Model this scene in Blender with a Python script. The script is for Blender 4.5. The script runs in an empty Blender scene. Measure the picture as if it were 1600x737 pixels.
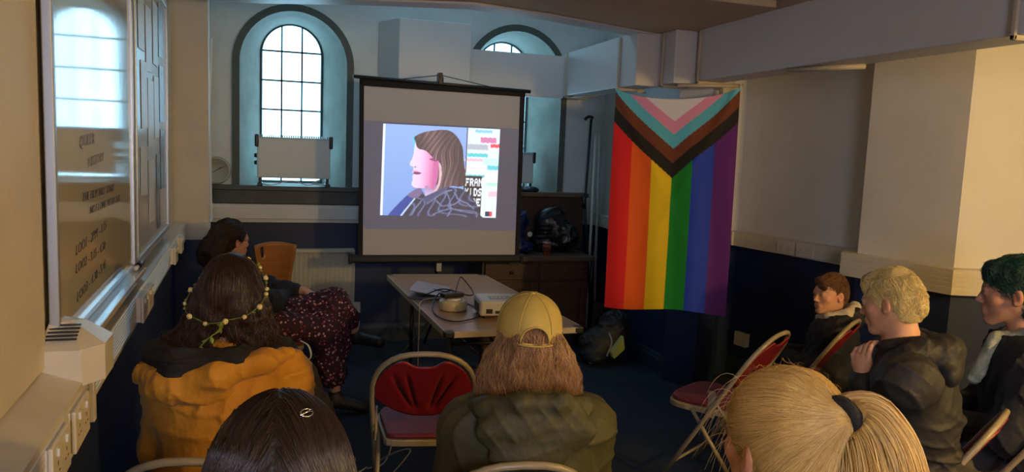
import bpy, bmesh, math, random
import numpy as np
from mathutils import Matrix, Vector
rng = np.random.default_rng(7); random.seed(7)
COL = bpy.context.scene.collection
# ---------------------------------------------------------------- camera frame
F = 1205.0; CX, CY, EYE = 800.0, 368.5, 1.66
_d1 = np.array([-385., -153., F]); _d1 /= np.linalg.norm(_d1)
_d3 = np.array([-424., 10630., F]); _d3 -= _d3.dot(_d1)*_d1; _d3 /= np.linalg.norm(_d3)
_rt = np.cross(_d1, -_d3)
CAM = np.array([_rt, _d1, -_d3])          # camera axes (right, down, forward) -> world
def at(px, py, d):                        # point seen at a pixel, d metres along the view axis
    return CAM @ np.array([px-CX, py-CY, F])*(d/F) + [0, 0, EYE]
def aty(px, py, y):
    r = CAM @ np.array([px-CX, py-CY, F]); return r*(y/r[1]) + [0, 0, EYE]
def atz(px, py, z):
    r = CAM @ np.array([px-CX, py-CY, F]); return r*((z-EYE)/r[2]) + [0, 0, EYE]
A = lambda *v: np.array(v, float)
# ---------------------------------------------------------------- materials
def srgb(r, g, b):
    f = lambda c: c/12.92 if c <= .04045 else ((c+.055)/1.055)**2.4
    return (f(r/255), f(g/255), f(b/255), 1)
MATS = {}
def mat(name, col, rough=.6, spec=.5, metal=0, noise=0, nscale=8, bump=0, bscale=60, col2=None, sheen=0, attr=None,
        stretch=None, coat=0, trans=0, bdist=.01, rvar=0):
    if name in MATS: return MATS[name]
    m = bpy.data.materials.new(name); m.use_nodes = True
    nt = m.node_tree; N = nt.nodes; L = nt.links; b = N['Principled BSDF']
    b.inputs['Base Color'].default_value = col; b.inputs['Roughness'].default_value = rough
    b.inputs['Specular IOR Level'].default_value = spec; b.inputs['Metallic'].default_value = metal
    if sheen: b.inputs['Sheen Weight'].default_value = sheen
    if coat: b.inputs['Coat Weight'].default_value = coat
    if trans: b.inputs['Transmission Weight'].default_value = trans
    tc = N.new('ShaderNodeTexCoord'); mp = N.new('ShaderNodeMapping'); L.new(tc.outputs['Object'], mp.inputs[0])
    if stretch: mp.inputs['Scale'].default_value = stretch
    src = None
    if attr:
        a = N.new('ShaderNodeVertexColor'); a.layer_name = attr; src = a.outputs['Color']
    if noise or col2:
        n = N.new('ShaderNodeTexNoise'); n.inputs['Scale'].default_value = nscale; n.inputs['Detail'].default_value = 5
        L.new(mp.outputs[0], n.inputs[0])
        r = N.new('ShaderNodeValToRGB'); r.color_ramp.elements[0].position = .35; r.color_ramp.elements[1].position = .68
        L.new(n.outputs[0], r.inputs[0])
        mx = N.new('ShaderNodeMix'); mx.data_type = 'RGBA'
        L.new(r.outputs[0], mx.inputs[0])
        if src: L.new(src, mx.inputs[6])
        else: mx.inputs[6].default_value = col
        c2 = col2 or tuple(c*(1-noise) for c in col[:3])+(1,)
        if src:
            mx.blend_type = 'MULTIPLY'; mx.inputs[7].default_value = (1-noise, 1-noise, 1-noise, 1)
        else: mx.inputs[7].default_value = c2
        src = mx.outputs[2]
        if rvar:
            mr = N.new('ShaderNodeMapRange'); mr.inputs[3].default_value = rough; mr.inputs[4].default_value = rough+rvar
            L.new(n.outputs[0], mr.inputs[0]); L.new(mr.outputs[0], b.inputs['Roughness'])
    if src: L.new(src, b.inputs['Base Color'])
    if bump:
        n2 = N.new('ShaderNodeTexNoise'); n2.inputs['Scale'].default_value = bscale; n2.inputs['Detail'].default_value = 4
        L.new(mp.outputs[0], n2.inputs[0])
        bp = N.new('ShaderNodeBump'); bp.inputs['Strength'].default_value = bump; bp.inputs['Distance'].default_value = bdist
        L.new(n2.outputs[0], bp.inputs['Height']); L.new(bp.outputs[0], b.inputs['Normal'])
    MATS[name] = m; return m
def hair_mat(name, col, col2, rough=.38, spec=.5):
    if name in MATS: return MATS[name]
    m = bpy.data.materials.new(name); m.use_nodes = True; nt = m.node_tree; N = nt.nodes; L = nt.links
    b = N['Principled BSDF']; b.inputs['Roughness'].default_value = rough; b.inputs['Specular IOR Level'].default_value = spec
    g = N.new('ShaderNodeNewGeometry'); mx = N.new('ShaderNodeMix'); mx.data_type = 'RGBA'
    L.new(g.outputs['Random Per Island'], mx.inputs[0]); mx.inputs[6].default_value = col; mx.inputs[7].default_value = col2
    L.new(mx.outputs[2], b.inputs['Base Color']); MATS[name] = m; return m
# ---------------------------------------------------------------- objects
def tag(o, label=None, cat=None, group=None, kind=None):
    if label: o['label'] = label
    if cat: o['category'] = cat
    if group: o['group'] = group
    if kind: o['kind'] = kind
    return o
XF = {}
def empty(name, loc, label, cat, rz=0, group=None):
    o = bpy.data.objects.new(name, None); COL.objects.link(o)
    o.location = [float(c) for c in loc]; o.rotation_euler = (0, 0, rz); o.empty_display_size = .1
    tag(o, label, cat, group)
    XF[o.name] = Matrix.Translation(Vector([float(c) for c in loc])) @ Matrix.Rotation(rz, 4, 'Z')
    return o
def mesh_obj(name, v, f, mats, parent=None, smooth=False, world=False, mi=None, label=None):
    v = np.asarray(v, float).reshape(-1, 3)
    if parent is not None and world:
        M = XF.get(parent.name)
        if M is not None:
            Mi = np.array(M.inverted()); v = v @ Mi[:3, :3].T + Mi[:3, 3]
    me = bpy.data.meshes.new(name)
    if isinstance(f, np.ndarray) and f.ndim == 2:
        n = f.shape[1]; me.vertices.add(len(v)); me.vertices.foreach_set('co', v.astype(np.float32).ravel())
        me.loops.add(f.size); me.loops.foreach_set('vertex_index', f.astype(np.int32).ravel())
        me.polygons.add(len(f)); me.polygons.foreach_set('loop_start', np.arange(0, f.size, n, dtype=np.int32))
        me.polygons.foreach_set('loop_total', np.full(len(f), n, np.int32)); me.update(calc_edges=True)
    else:
        me.from_pydata([tuple(c) for c in v], [], [list(map(int, q)) for q in f]); me.update()
    for m in (mats if isinstance(mats, (list, tuple)) else [mats]): me.materials.append(m)
    if mi is not None: me.polygons.foreach_set('material_index', np.asarray(mi, np.int32))
    if smooth: me.polygons.foreach_set('use_smooth', np.ones(len(me.polygons), bool))
    o = bpy.data.objects.new(name, me); COL.objects.link(o)
    if parent is not None: o.parent = parent
    if label: o['label'] = label
    return o
def bevel(o, w=.004, seg=2, ang=35):
    m = o.modifiers.new('bevel', 'BEVEL'); m.width = w; m.segments = seg; m.limit_method = 'ANGLE'; m.angle_limit = math.radians(ang)
    m.harden_normals = False; return o
def set_col(o, cols, name='Col'):
    a = getattr(o, 'data', o).color_attributes.new(name, 'FLOAT_COLOR', 'POINT')
    c = np.ones((len(cols), 4), np.float32); c[:, :3] = cols; a.data.foreach_set('color', c.ravel())
def basis(d):
    d = np.asarray(d, float); d = d/np.linalg.norm(d); u = np.cross(d, [0, 0, 1.])
    if np.linalg.norm(u) < 1e-3: u = np.cross(d, [1., 0, 0])
    u /= np.linalg.norm(u); return u, np.cross(u, d), d
def spline(pts, n=8):
    P = [np.asarray(p, float) for p in pts]; P = [2*P[0]-P[1]]+P+[2*P[-1]-P[-2]]; out = []
    for i in range(1, len(P)-2):
        for k in range(n):
            t = k/n; a, b, c, d = P[i-1:i+3]
            out.append(.5*((2*b)+(c-a)*t+(2*a-5*b+4*c-d)*t*t+(3*b-a-3*c+d)*t**3))
    out.append(P[-2]); return out
class MB:
    def __init__(s): s.v = []; s.f = []; s.m = []
    def add(s, v, f, m=0):
        k = len(s.v); s.v += [tuple(map(float, p)) for p in v]; s.f += [[i+k for i in q] for q in f]; s.m += [m]*len(f); return s
    def box(s, a, b, m=0, R=None, c=None):
        x0, y0, z0 = a; x1, y1, z1 = b
        v = np.array([(x0,y0,z0),(x1,y0,z0),(x1,y1,z0),(x0,y1,z0),(x0,y0,z1),(x1,y0,z1),(x1,y1,z1),(x0,y1,z1)], float)
        if R is not None: v = v @ np.asarray(R).T
        if c is not None: v = v + c
        return s.add(v, [(0,3,2,1),(4,5,6,7),(0,1,5,4),(1,2,6,5),(2,3,7,6),(3,0,4,7)], m)
    def prism(s, poly, z0, z1, m=0):          # poly in XY, up Z
        n = len(poly); v = [(x, y, z0) for x, y in poly]+[(x, y, z1) for x, y in poly]
        a = sum(poly[i][0]*poly[(i+1)%n][1]-poly[(i+1)%n][0]*poly[i][1] for i in range(n))
        f = [list(range(n))[::-1], [i+n for i in range(n)]]+[(i, (i+1)%n, (i+1)%n+n, i+n) for i in range(n)]
        if a < 0: f = [q[::-1] for q in f]
        return s.add(v, f, m)
    def tube(s, path, r, seg=8, m=0, closed=False, cap=True, flat=1.0):
        P = [np.asarray(p, float) for p in path]; n = len(P); rs = r if hasattr(r, '__len__') else [r]*n
        vs = []; u = None
        for i in range(n):
            if closed: t = P[(i+1)%n]-P[i-1]
            else: t = P[min(i+1, n-1)]-P[max(i-1, 0)]
            t = t/(np.linalg.norm(t)+1e-12)
            if u is None: u, w, _ = basis(t)
            u = u-t*u.dot(t); u /= np.linalg.norm(u)+1e-12; w = np.cross(t, u)
            for k in range(seg):
                a = 2*math.pi*k/seg; vs.append(P[i]+rs[i]*(math.cos(a)*u+flat*math.sin(a)*w))
        f = []
        for i in range(n if closed else n-1):
            for k in range(seg):
                a = i*seg+k; b = i*seg+(k+1)%seg; j = ((i+1)%n)*seg
                f.append((a, b, j+(k+1)%seg, j+k))
        if cap and not closed: f += [list(range(seg))[::-1], [(n-1)*seg+k for k in range(seg)]]
        return s.add(vs, f, m)
    def lathe(s, prof, c=(0,0,0), seg=24, m=0, axis=None):
        vs = []; f = []; n = len(prof)
        R = np.eye(3)
        if axis is not None:
            u, w, d = basis(axis); R = np.array([u, w, d]).T
        for r, z in prof:
            for k in range(seg):
                a = 2*math.pi*k/seg; vs.append(R @ np.array([r*math.cos(a), r*math.sin(a), z])+np.asarray(c, float))
        for i in range(n-1):
            for k in range(seg):
                f.append((i*seg+k, i*seg+(k+1)%seg, (i+1)*seg+(k+1)%seg, (i+1)*seg+k))
        f += [list(range(seg))[::-1], [(n-1)*seg+k for k in range(seg)]]
        return s.add(vs, f, m)
    def ell(s, c, r, R=None, seg=12, rings=8, m=0):
        vs = []; f = []
        for i in range(rings+1):
            p = math.pi*i/rings
            for k in range(seg):
                a = 2*math.pi*k/seg; q = np.array([r[0]*math.sin(p)*math.cos(a), r[1]*math.sin(p)*math.sin(a), r[2]*math.cos(p)])
                if R is not None: q = np.asarray(R) @ q
                vs.append(q+np.asarray(c, float))
        for i in range(rings):
            for k in range(seg):
                f.append((i*seg+k, (i+1)*seg+k, (i+1)*seg+(k+1)%seg, i*seg+(k+1)%seg))
        return s.add(vs, f, m)
    def build(s, name, mats, parent=None, smooth=False, world=False, bev=0, label=None):
        o = mesh_obj(name, s.v, s.f, mats, parent, smooth, world, s.m, label)
        if bev: bevel(o, bev)
        return o
def struct(o): o['kind'] = 'structure'; return o
# ---------------------------------------------------------------- colours
M_cream = mat('cream_wall', (.60,.55,.46,1), .55, noise=.07, nscale=5, bump=.15, bscale=40)
M_white = mat('white_wall', (.66,.66,.64,1), .6, noise=.06, nscale=4, bump=.25, bscale=25, bdist=.006)
M_grey = mat('white_brick_paint', (.62,.66,.66,1), .6, noise=.1, nscale=6, bump=.35, bscale=18, bdist=.01)
M_navy = mat('navy_paint', (.014,.028,.085,1), .5, noise=.2, nscale=6, bump=.1)
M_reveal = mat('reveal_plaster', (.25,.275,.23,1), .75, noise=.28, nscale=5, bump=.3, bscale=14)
M_arch = mat('grey_arch_paint', (.085,.1,.085,1), .6, noise=.2, nscale=9)
M_carpet = mat('blue_carpet', (.012,.028,.06,1), .95, noise=.35, nscale=30, bump=.6, bscale=350, bdist=.004)
M_ceil = mat('ceiling_paint', (.56,.42,.27,1), .7, noise=.06, nscale=3)
M_duct = mat('duct_paint', (.64,.63,.64,1), .45, noise=.05, nscale=3)
M_trunk = mat('trunking_plastic', (.62,.58,.48,1), .35, noise=.06, nscale=10)
M_pipe = mat('pipe_paint', (.50,.43,.32,1), .45)
M_black = mat('black_plastic', (.012,.012,.014,1), .4)
M_blackm = mat('black_metal', (.015,.015,.018,1), .35)
M_wood = mat('dark_brown_wood', (.085,.045,.026,1), .45, noise=.45, nscale=6, stretch=(1,1,12))
M_sill = mat('painted_sill', (.07,.075,.075,1), .5, noise=.3, nscale=8)
M_glass = None
# ---------------------------------------------------------------- the room
LW = lambda y: -.43-.0236*y
def wall_sheet(name, pts, z0, z1, m, flip=False):
    mb = MB()
    for (a, b) in zip(pts[:-1], pts[1:]):
        v = [(a[0],a[1],z0),(b[0],b[1],z0),(b[0],b[1],z1),(a[0],a[1],z1)]
        mb.add(v, [(0,1,2,3)] if not flip else [(3,2,1,0)])
    return mb
ZS = 1.06
# floor
struct(mesh_obj('floor', [(-1.2,-2.2,0),(5.2,-2.2,0),(5.2,7.2,0),(-1.2,7.2,0)], [(0,1,2,3)], M_carpet))
# left wall (upper cream, lower navy)
mb = MB()
for (z0, z1, k) in ((0, ZS, 1), (ZS, 3.5, 0)):
    a, b = (LW(-2.2), -2.2), (LW(6.5), 6.5)
    mb.add([(a[0],a[1],z0),(b[0],b[1],z0),(b[0],b[1],z1),(a[0],a[1],z1)], [(0,1,2,3)], k)
mb.add([(LW(-2.2)-.1,-2.2,0),(LW(6.5)-.1,6.5,0),(LW(6.5)-.1,6.5,3.5),(LW(-2.2)-.1,-2.2,3.5)], [(0,1,2,3)], 0)
struct(mb.build('wall_left', [M_cream, M_navy]))
# back wall with two arched openings
WC = [.213, 2.05]; HW = .405; SPR = 2.24; YB = 6.4
def arch(cx, hw, spr, y, n=24, zb=1.29):
    return [(cx-hw, y, zb)]+[(cx-hw*math.cos(math.pi*k/n), y, spr+hw*math.sin(math.pi*k/n)) for k in range(n+1)]+[(cx+hw, y, zb)]
mb = MB(); X0, X1 = -.8, 3.3; ZT = 3.4
xs = [X0, WC[0]-HW, WC[0]+HW, WC[1]-HW, WC[1]+HW, X1]
def rect(x0, x1, z0, z1, k=0): mb.add([(x0,YB,z0),(x1,YB,z0),(x1,YB,z1),(x0,YB,z1)], [(0,1,2,3)], k)
rect(X0, X1, 0, 1.0, 1); rect(X0, X1, 1.0, 1.29)
for i in (0, 2, 4): rect(xs[i], xs[i+1], 1.29, ZT)
for c in WC:
    a = arch(c, HW, SPR, YB)[1:-1]
    for p, q in zip(a[:-1], a[1:]): mb.add([p, q, (q[0],YB,ZT), (p[0],YB,ZT)], [(0,1,2,3)])
struct(mb.build('wall_back', [M_grey, M_navy]))
IH = .245; YI = 6.85; ISP = 2.36
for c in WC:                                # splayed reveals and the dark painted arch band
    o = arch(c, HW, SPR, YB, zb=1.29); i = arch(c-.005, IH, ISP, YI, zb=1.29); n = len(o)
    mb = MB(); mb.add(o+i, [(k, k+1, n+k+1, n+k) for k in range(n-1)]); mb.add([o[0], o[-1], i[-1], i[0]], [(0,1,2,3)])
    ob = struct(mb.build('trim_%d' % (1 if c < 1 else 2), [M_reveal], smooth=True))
    mb = MB(); e = arch(c, HW+.055, SPR, YB-.02); e2 = arch(c, HW, SPR, YB-.02); e3 = arch(c, HW+.055, SPR, YB)
    mb.add(e+e2+e3, [(k, k+1, n+k+1, n+k) for k in range(n-1)]+[(2*n+k, 2*n+k+1, k+1, k) for k in range(n-1)])
    e4 = arch(c, HW, SPR, YB+.03); mb.add(e2+e4, [(k, k+1, n+k+1, n+k) for k in range(n-1)])
    struct(mb.build('trim_%d' % (3 if c < 1 else 4), [M_arch]))
# window glazing
def glass_mat():
    m = bpy.data.materials.new('window_glass'); m.use_nodes = True; nt = m.node_tree; N = nt.nodes; N.clear()
    t = N.new('ShaderNodeBsdfTransparent'); g = N.new('ShaderNodeBsdfGlossy'); g.inputs['Roughness'].default_value = .05
    t.inputs[0].default_value = (.93,.97,1,1)
    x = N.new('ShaderNodeMixShader'); x.inputs[0].default_value = .05; o = N.new('ShaderNodeOutputMaterial')
    nt.links.new(t.outputs[0], x.inputs[1]); nt.links.new(g.outputs[0], x.inputs[2]); nt.links.new(x.outputs[0], o.inputs[0]); return m
M_glass = glass_mat(); M_bar = mat('glazing_bar', (.06,.09,.1,1), .5)
for wi, c0 in enumerate(WC):
    c = c0-.005
    root = empty('window_%d' % (wi+1), (c, YI, 1.29), None, None); root['kind'] = 'structure'
    g = arch(c, IH, ISP, YI-.004); mb = MB(); mb.add(g, [list(range(len(g)))[::-1]]); mb.build('glass', M_glass, root, world=True)
    mb = MB()
    mb.tube([(p[0], YI-.015, p[2]) for p in g], .012, 6); mb.box((c-IH, YI-.03, 1.29), (c+IH, YI, 1.31))
    for k in (-1, 1): mb.box((c+k*IH/3-.007, YI-.022, 1.3), (c+k*IH/3+.007, YI-.006, ISP+IH*math.sqrt(1-1/9.)))
    for z in (1.42, 1.66, 1.9, 2.14, 2.38): mb.box((c-IH, YI-.022, z-.007), (c+IH, YI-.006, z+.007))
    mb.build('glazing_bars', M_bar, root, world=True)
# dark sill boards and trunking along the back wall
mb = MB(); mb.box((-.75, 6.3, 1.255), (.75, 6.41, 1.29)); mb.box((-.75, 6.335, 1.15), (.75, 6.4, 1.255)); o = mb.build('trim_5', M_sill, bev=.004); struct(o)
mb = MB(); mb.box((-.75, 6.34, 1.0), (.78, 6.4, 1.145)); mb.box((-.75, 6.332, 1.028), (.78, 6.345, 1.122)); struct(mb.build('trim_6', M_white, bev=.004))
# right wall, following its piers in plan
RW = [(2.88,6.42),(2.87,5.06),(2.80,5.0),(2.80,4.92),(2.93,4.70),(3.20,4.82),(3.38,5.0),(3.455,4.9),(3.60,3.9),(3.40,3.72),(3.53,3.14),(3.92,3.02),(4.4,2.9),(4.4,-2.2)]
RW = [(2.88,6.42),(2.865,4.98),(2.80,4.94),(2.925,4.71),(3.15,4.84),(3.30,5.02),(3.42,5.03),(3.60,3.93),(3.37,3.72),(3.50,3.16),(3.93,3.02),(4.5,2.9),(4.5,-2.2)]
mb = MB()
for (a, b) in zip(RW[:-1], RW[1:]):
    for z0, z1, k in ((0, 1.03, 1), (1.03, 3.5, 0)):
        mb.add([(a[0],a[1],z0),(b[0],b[1],z0),(b[0],b[1],z1),(a[0],a[1],z1)], [(3,2,1,0)], k)
struct(mb.build('wall_right', [M_white, M_navy]))
struct(mesh_obj('wall_front', [(-1.2,-2.2,0),(5.2,-2.2,0),(5.2,-2.2,3.5),(-1.2,-2.2,3.5)], [(0,1,2,3)], M_cream))
# ceilings: low one over the seats, high one over the window bay, riser between
E0 = [(x*1.038,y*1.038) for x,y in [(-.7,4.95),(-.05,4.86),(.57,4.58),(1.10,4.40),(1.6,4.52),(2.26,4.78),(2.75,4.95)]]
mb = MB(); ZC = 2.48
poly = [(-1.2,-2.2),(5.2,-2.2),(5.2,5.3),(2.9,5.3)]+E0[::-1]+[(-1.2,4.95)]
mb.add([(x,y,ZC) for x,y in poly], [list(range(len(poly)))[::-1]])
for a, b in zip(E0[:-1], E0[1:]): mb.add([(a[0],a[1],ZC),(b[0],b[1],ZC),(b[0],b[1],3.4),(a[0],a[1],3.4)], [(0,1,2,3)])
mb.add([(-1.2,4.3,3.4),(5.2,4.3,3.4),(5.2,7.2,3.4),(-1.2,7.2,3.4)], [(3,2,1,0)], 1)
struct(mb.build('ceiling', [M_ceil, M_grey]))
mb = MB()
for a, b in zip(E0[:-1], E0[1:]):
    mb.add([(a[0],a[1]-.16,ZC-.012),(b[0],b[1]-.16,ZC-.012),(b[0],b[1]+.015,ZC-.012),(a[0],a[1]+.015,ZC-.012),
            (a[0],a[1]-.16,ZC),(b[0],b[1]-.16,ZC),(b[0],b[1]+.015,ZC+.05),(a[0],a[1]+.015,ZC+.05)],
           [(3,2,1,0),(0,1,5,4),(2,3,7,6)])
struct(mb.build('trim_7', M_duct))
mb = MB(); mb.box((1.3,3.55,ZC-.035),(2.55,3.85,ZC+.01)); mb.box((-.6,2.2,ZC-.03),(2.4,2.5,ZC+.01)); struct(mb.build('trim_8', M_ceil, bev=.006))
# beam / ducts along the right wall, stepping forward past the flag
ZB = 2.12
mb = MB()
mb.prism([(2.50,-2.1),(2.72,-2.1),(2.93,4.60),(2.73,4.60)], 2.15, ZC+.01)
struct(mb.build('trim_9', M_duct, bev=.006))
def thing_box(name, label, cat, poly, z0, z1, m, bev=.006, group=None):
    mb = MB(); mb.prism(poly, z0, z1); o = mb.build(name, m, bev=bev); return tag(o, label, cat, group)
struct(thing_box('trim_10', None, None, [(2.41,4.87),(2.60,4.87),(2.63,6.39),(2.44,6.39)], ZB, ZC, M_duct))
struct(thing_box('trim_11', None, None, [(2.58,4.645),(2.78,4.645),(2.78,4.868),(2.58,4.868)], ZB+.012, ZC, M_duct))
struct(thing_box('trim_12', None, None, [(1.56,6.29),(2.44,6.29),(2.44,6.39),(1.56,6.39)], 2.10, 2.455, M_duct))
struct(thing_box('trim_13', None, None, [(.985,6.1),(1.56,6.1),(1.56,6.39),(.865,6.39)], 2.02, 2.625, M_duct))
# corner pier behind the noticeboard
mb = MB(); mb.box((-.62,5.3,1.0),(-.345,5.42,3.4)); struct(mb.build('wall_pier', M_cream, bev=.004))
mb = MB(); mb.box((-.60,5.235,1.0),(-.335,5.3,1.105)); struct(mb.build('trim_14', M_trunk, bev=.004))
mb = MB(); mb.box((-.62,5.32,0),(-.36,5.42,1.0)); struct(mb.build('wall_pier_base', M_navy))
# skirting
M_base = mat('navy_skirting', (.03,.045,.075,1), .35)
def skirt(name, pts, h=.15, t=.022, m=M_base):
    mb = MB()
    for a, b in zip(pts[:-1], pts[1:]):
        a = A(*a); b = A(*b); d = (b-a)/np.linalg.norm(b-a); n = A(d[1], -d[0])
        prof = [(t,0),(t,h*.72),(t*.7,h*.8),(t*.6,h*.93),(t*.3,h),(0,h)]
        va = [(a[0]+n[0]*o, a[1]+n[1]*o, z) for o, z in prof]; vb = [(b[0]+n[0]*o, b[1]+n[1]*o, z) for o, z in prof]
        k = len(prof); mb.add(va+vb, [(i, i+1, k+i+1, k+i) for i in range(k-1)]+[list(range(k)), list(range(k, 2*k))[::-1]])
    return struct(mb.build(name, m))
skirt('baseboard_right', [RW[1], RW[0]][::-1] if False else [(2.88,6.38),(2.865,4.985)])
skirt('baseboard_right_near', [(3.42,5.03),(3.60,3.93)])
skirt('baseboard_back', [(-.4,6.4),(2.87,6.4)])
# dado trunking on the right wall
def trunk_run(name, pts, z0, z1, t, m=M_trunk, lid=True):
    mb = MB(); ps = [A(*p) for p in pts]
    offs = []
    for i, p in enumerate(ps):
        ds = []
        if i > 0: d = ps[i]-ps[i-1]; ds.append(d/np.linalg.norm(d))
        if i < len(ps)-1: d = ps[i+1]-ps[i]; ds.append(d/np.linalg.norm(d))
        ns = [A(d[1], -d[0]) for d in ds]; n = sum(ns); n /= np.linalg.norm(n); n /= max(.4, n.dot(ns[0])); offs.append(n)
    for i in range(len(ps)-1):
        def ring(p, n, t): return [(p[0]+n[0]*o, p[1]+n[1]*o, z) for o, z in ((0,z0),(t,z0),(t,z1),(0,z1))]
        v = ring(ps[i], offs[i], t)+ring(ps[i+1], offs[i+1], t)
        mb.add(v, [(0,1,5,4),(1,2,6,5),(2,3,7,6),(0,3,2,1),(4,5,6,7)])
        if lid:
            h = z1-z0
            for a, b in ((.12,.3),(.34,.48),(.52,.66),(.7,.88)):
                for o0 in (0,):
                    z2, z3 = z0+h*a, z0+h*b; v = []
                    for p, n in ((ps[i], offs[i]), (ps[i+1], offs[i+1])):
                        v += [(p[0]+n[0]*o, p[1]+n[1]*o, z) for o, z in ((t-.002,z2),(t+.0014,z2+.002),(t+.0014,z3-.002),(t-.002,z3))]
                    mb.add(v, [(0,1,5,4),(1,2,6,5),(2,3,7,6),(0,3,2,1),(4,5,6,7)])
    return struct(mb.build(name, m))
trunk_run('trim_21', [(2.88,6.39),(2.868,5.0)], 1.0, 1.1, .06, M_white)
trunk_run('trim_22', [(3.36,5.05),(3.42,5.03),(3.60,3.93),(3.585,3.9)], 1.0, 1.105, .08)
trunk_run('trim_23', [(3.58,3.92),(3.37,3.72),(3.50,3.16),(3.93,3.02),(4.45,2.91)], .985, 1.12, .085)
# trunking on the left wall with a white top ledge
mb = MB()
def LT(y, o): return (LW(y)+o, y)
for y0, y1, z1 in ((1.98, 5.235, 1.11),):
    a, b = LT(y0,0), LT(y1,0); T = .075
    mb.add([(a[0],y0,1.0),(a[0]+T,y0,1.0),(a[0]+T,y0,z1),(a[0],y0,z1),(b[0],y1,1.0),(b[0]+T,y1,1.0),(b[0]+T,y1,z1),(b[0],y1,z1)],
           [(0,1,5,4),(1,2,6,5),(3,7,4,0),(0,3,2,1),(4,5,6,7)], 0)
    mb.add([(a[0],y0,z1),(a[0]+T,y0,z1),(b[0]+T,y1,z1),(b[0],y1,z1)], [(0,1,2,3)], 1)
    for k in range(9):
        z = 1.012+k*.0105
        mb.add([(a[0]+T-.001,y0,z),(a[0]+T+.003,y0,z+.002),(a[0]+T+.003,y0,z+.006),(a[0]+T-.001,y0,z+.008),
                (b[0]+T-.001,y1,z),(b[0]+T+.003,y1,z+.002),(b[0]+T+.003,y1,z+.006),(b[0]+T-.001,y1,z+.008)],
               [(0,1,5,4),(1,2,6,5),(2,3,7,6),(0,3,2,1),(4,5,6,7)], 0)
M_ledge = mat('glossy_ledge', (.62,.62,.6,1), .10, spec=1.0, noise=.05, nscale=20, bump=.05, bscale=50)
struct(mb.build('trim_31', [M_trunk, M_ledge]))
mb = MB()
for y0, y1 in ((-1.9, 1.93),):
    a, b = LW(y0), LW(y1); T = .085
    mb.add([(a,y0,.975),(a+T,y0,.975),(a+T,y0,1.10),(a,y0,1.13),(b,y1,.975),(b+T,y1,.975),(b+T,y1,1.10),(b,y1,1.13)],
           [(0,1,5,4),(1,2,6,5),(2,3,7,6),(3,0,4,7),(0,3,2,1),(4,5,6,7)])
    for k in range(8):
        z = .985+k*.013
        mb.add([(a+T-.001,y0,z),(a+T+.003,y0,z+.002),(a+T+.003,y0,z+.007),(a+T-.001,y0,z+.009),
                (b+T-.001,y1,z),(b+T+.003,y1,z+.002),(b+T+.003,y1,z+.007),(b+T-.001,y1,z+.009)],
               [(0,1,5,4),(1,2,6,5),(2,3,7,6),(0,3,2,1),(4,5,6,7)])
struct(mb.build('trim_32', M_trunk))
# projecting wall panel in front of the whiteboard (its dark joint shows left of the board)
mb = MB(); mb.prism([(LW(-2.1)-.02,-2.1),(LW(-2.1)+.012,-2.1),(LW(1.9)+.012,1.90),(LW(1.9)-.02,1.90)], 1.135, 2.475); struct(mb.build('wall_left_panel', M_cream, bev=.003))
# ================================================================= things on the left wall
def text_mesh(name, txt, size, m, parent, M4, shear=0, label=None):
    cu = bpy.data.curves.new(name, 'FONT'); cu.body = txt; cu.size = size; cu.shear = shear; cu.extrude = .0004; cu.resolution_u = 2
    cu.offset = -.0009
    t = bpy.data.objects.new(name+'_tmp', cu); COL.objects.link(t)
    dg = bpy.context.evaluated_depsgraph_get(); me = bpy.data.meshes.new_from_object(t.evaluated_get(dg))
    bpy.data.objects.remove(t); me.transform(M4); me.materials.clear(); me.materials.append(m)
    o = bpy.data.objects.new(name, me); COL.objects.link(o); o.parent = parent
    if label: o['label'] = label
    return o
M_alu = mat('aluminium_frame', (.42,.45,.47,1), .35, metal=.6)
M_wb = mat('whiteboard_enamel', (.50,.46,.40,1), .07, spec=.9, bump=.035, bscale=28, bdist=.003, noise=.06, nscale=2)
M_ink = mat('marker_ink', (.03,.03,.035,1), .6)
def on_left(y0, y1, z0, off):                       # board root: local x along the wall (+Y), y out from the wall (+X), z up
    a = math.atan(.0236)
    return (LW(y0)+off, y0, z0)
def board(name, y0, y1, z0, z1, label, cat, m, fw=.022):
    root = empty(name, on_left(y0, y1, z0, .012), label, cat, rz=math.pi/2+.0236)
    L = y1-y0; Hh = z1-z0                           # local +x -> world +Y ; local -y -> world +X
    mb = MB(); mb.box((fw*.6,-.012,fw*.6),(L-fw*.6,0,Hh-fw*.6)); mb.build('panel', m, root)
    mb = MB()
    for a, b in (((0,-.02,0),(L,.002,fw)),((0,-.02,Hh-fw),(L,.002,Hh)),((0,-.02,fw),(fw,.002,Hh-fw)),((L-fw,-.02,fw),(L,.002,Hh-fw))): mb.box(a, b)
    mb.build('frame', M_alu, root, bev=.003)
    return root
wb = board('whiteboard', 1.945, 3.245, 1.135, 2.36, 'glossy whiteboard with black handwriting reflecting the bright window on the left wall', 'whiteboard', M_wb)
mb = MB(); mb.box((.02,-.055,-.004),(1.28,-.0,.006)); mb.box((.02,-.058,-.004),(1.28,-.053,.014)); mb.build('pen_tray', M_ledge, wb, bev=.002)
def write(txt, y, z, size, shear=.25, rot=0, m=M_ink):
    # text reads along +Y seen from +X; board local: x=+Y, -y=+X
    M4 = Matrix.Translation((y-1.945, -.0135, z-1.135)) @ Matrix.Rotation(math.pi/2, 4, 'X') @ Matrix.Rotation(rot, 4, 'Z') @ Matrix.Diagonal((1.12, .72, 1, 1))
    text_mesh('writing', txt, size, m, wb, M4, shear)
M_ink2 = mat('faded_ink', (.16,.15,.14,1), .5)
write('LOO1 - 2PM - 3.15', 2.168, 1.345, .052, rot=.04)
write('LOO2 - 3.15 - 4.30', 2.163, 1.300, .050, rot=.01)
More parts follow.
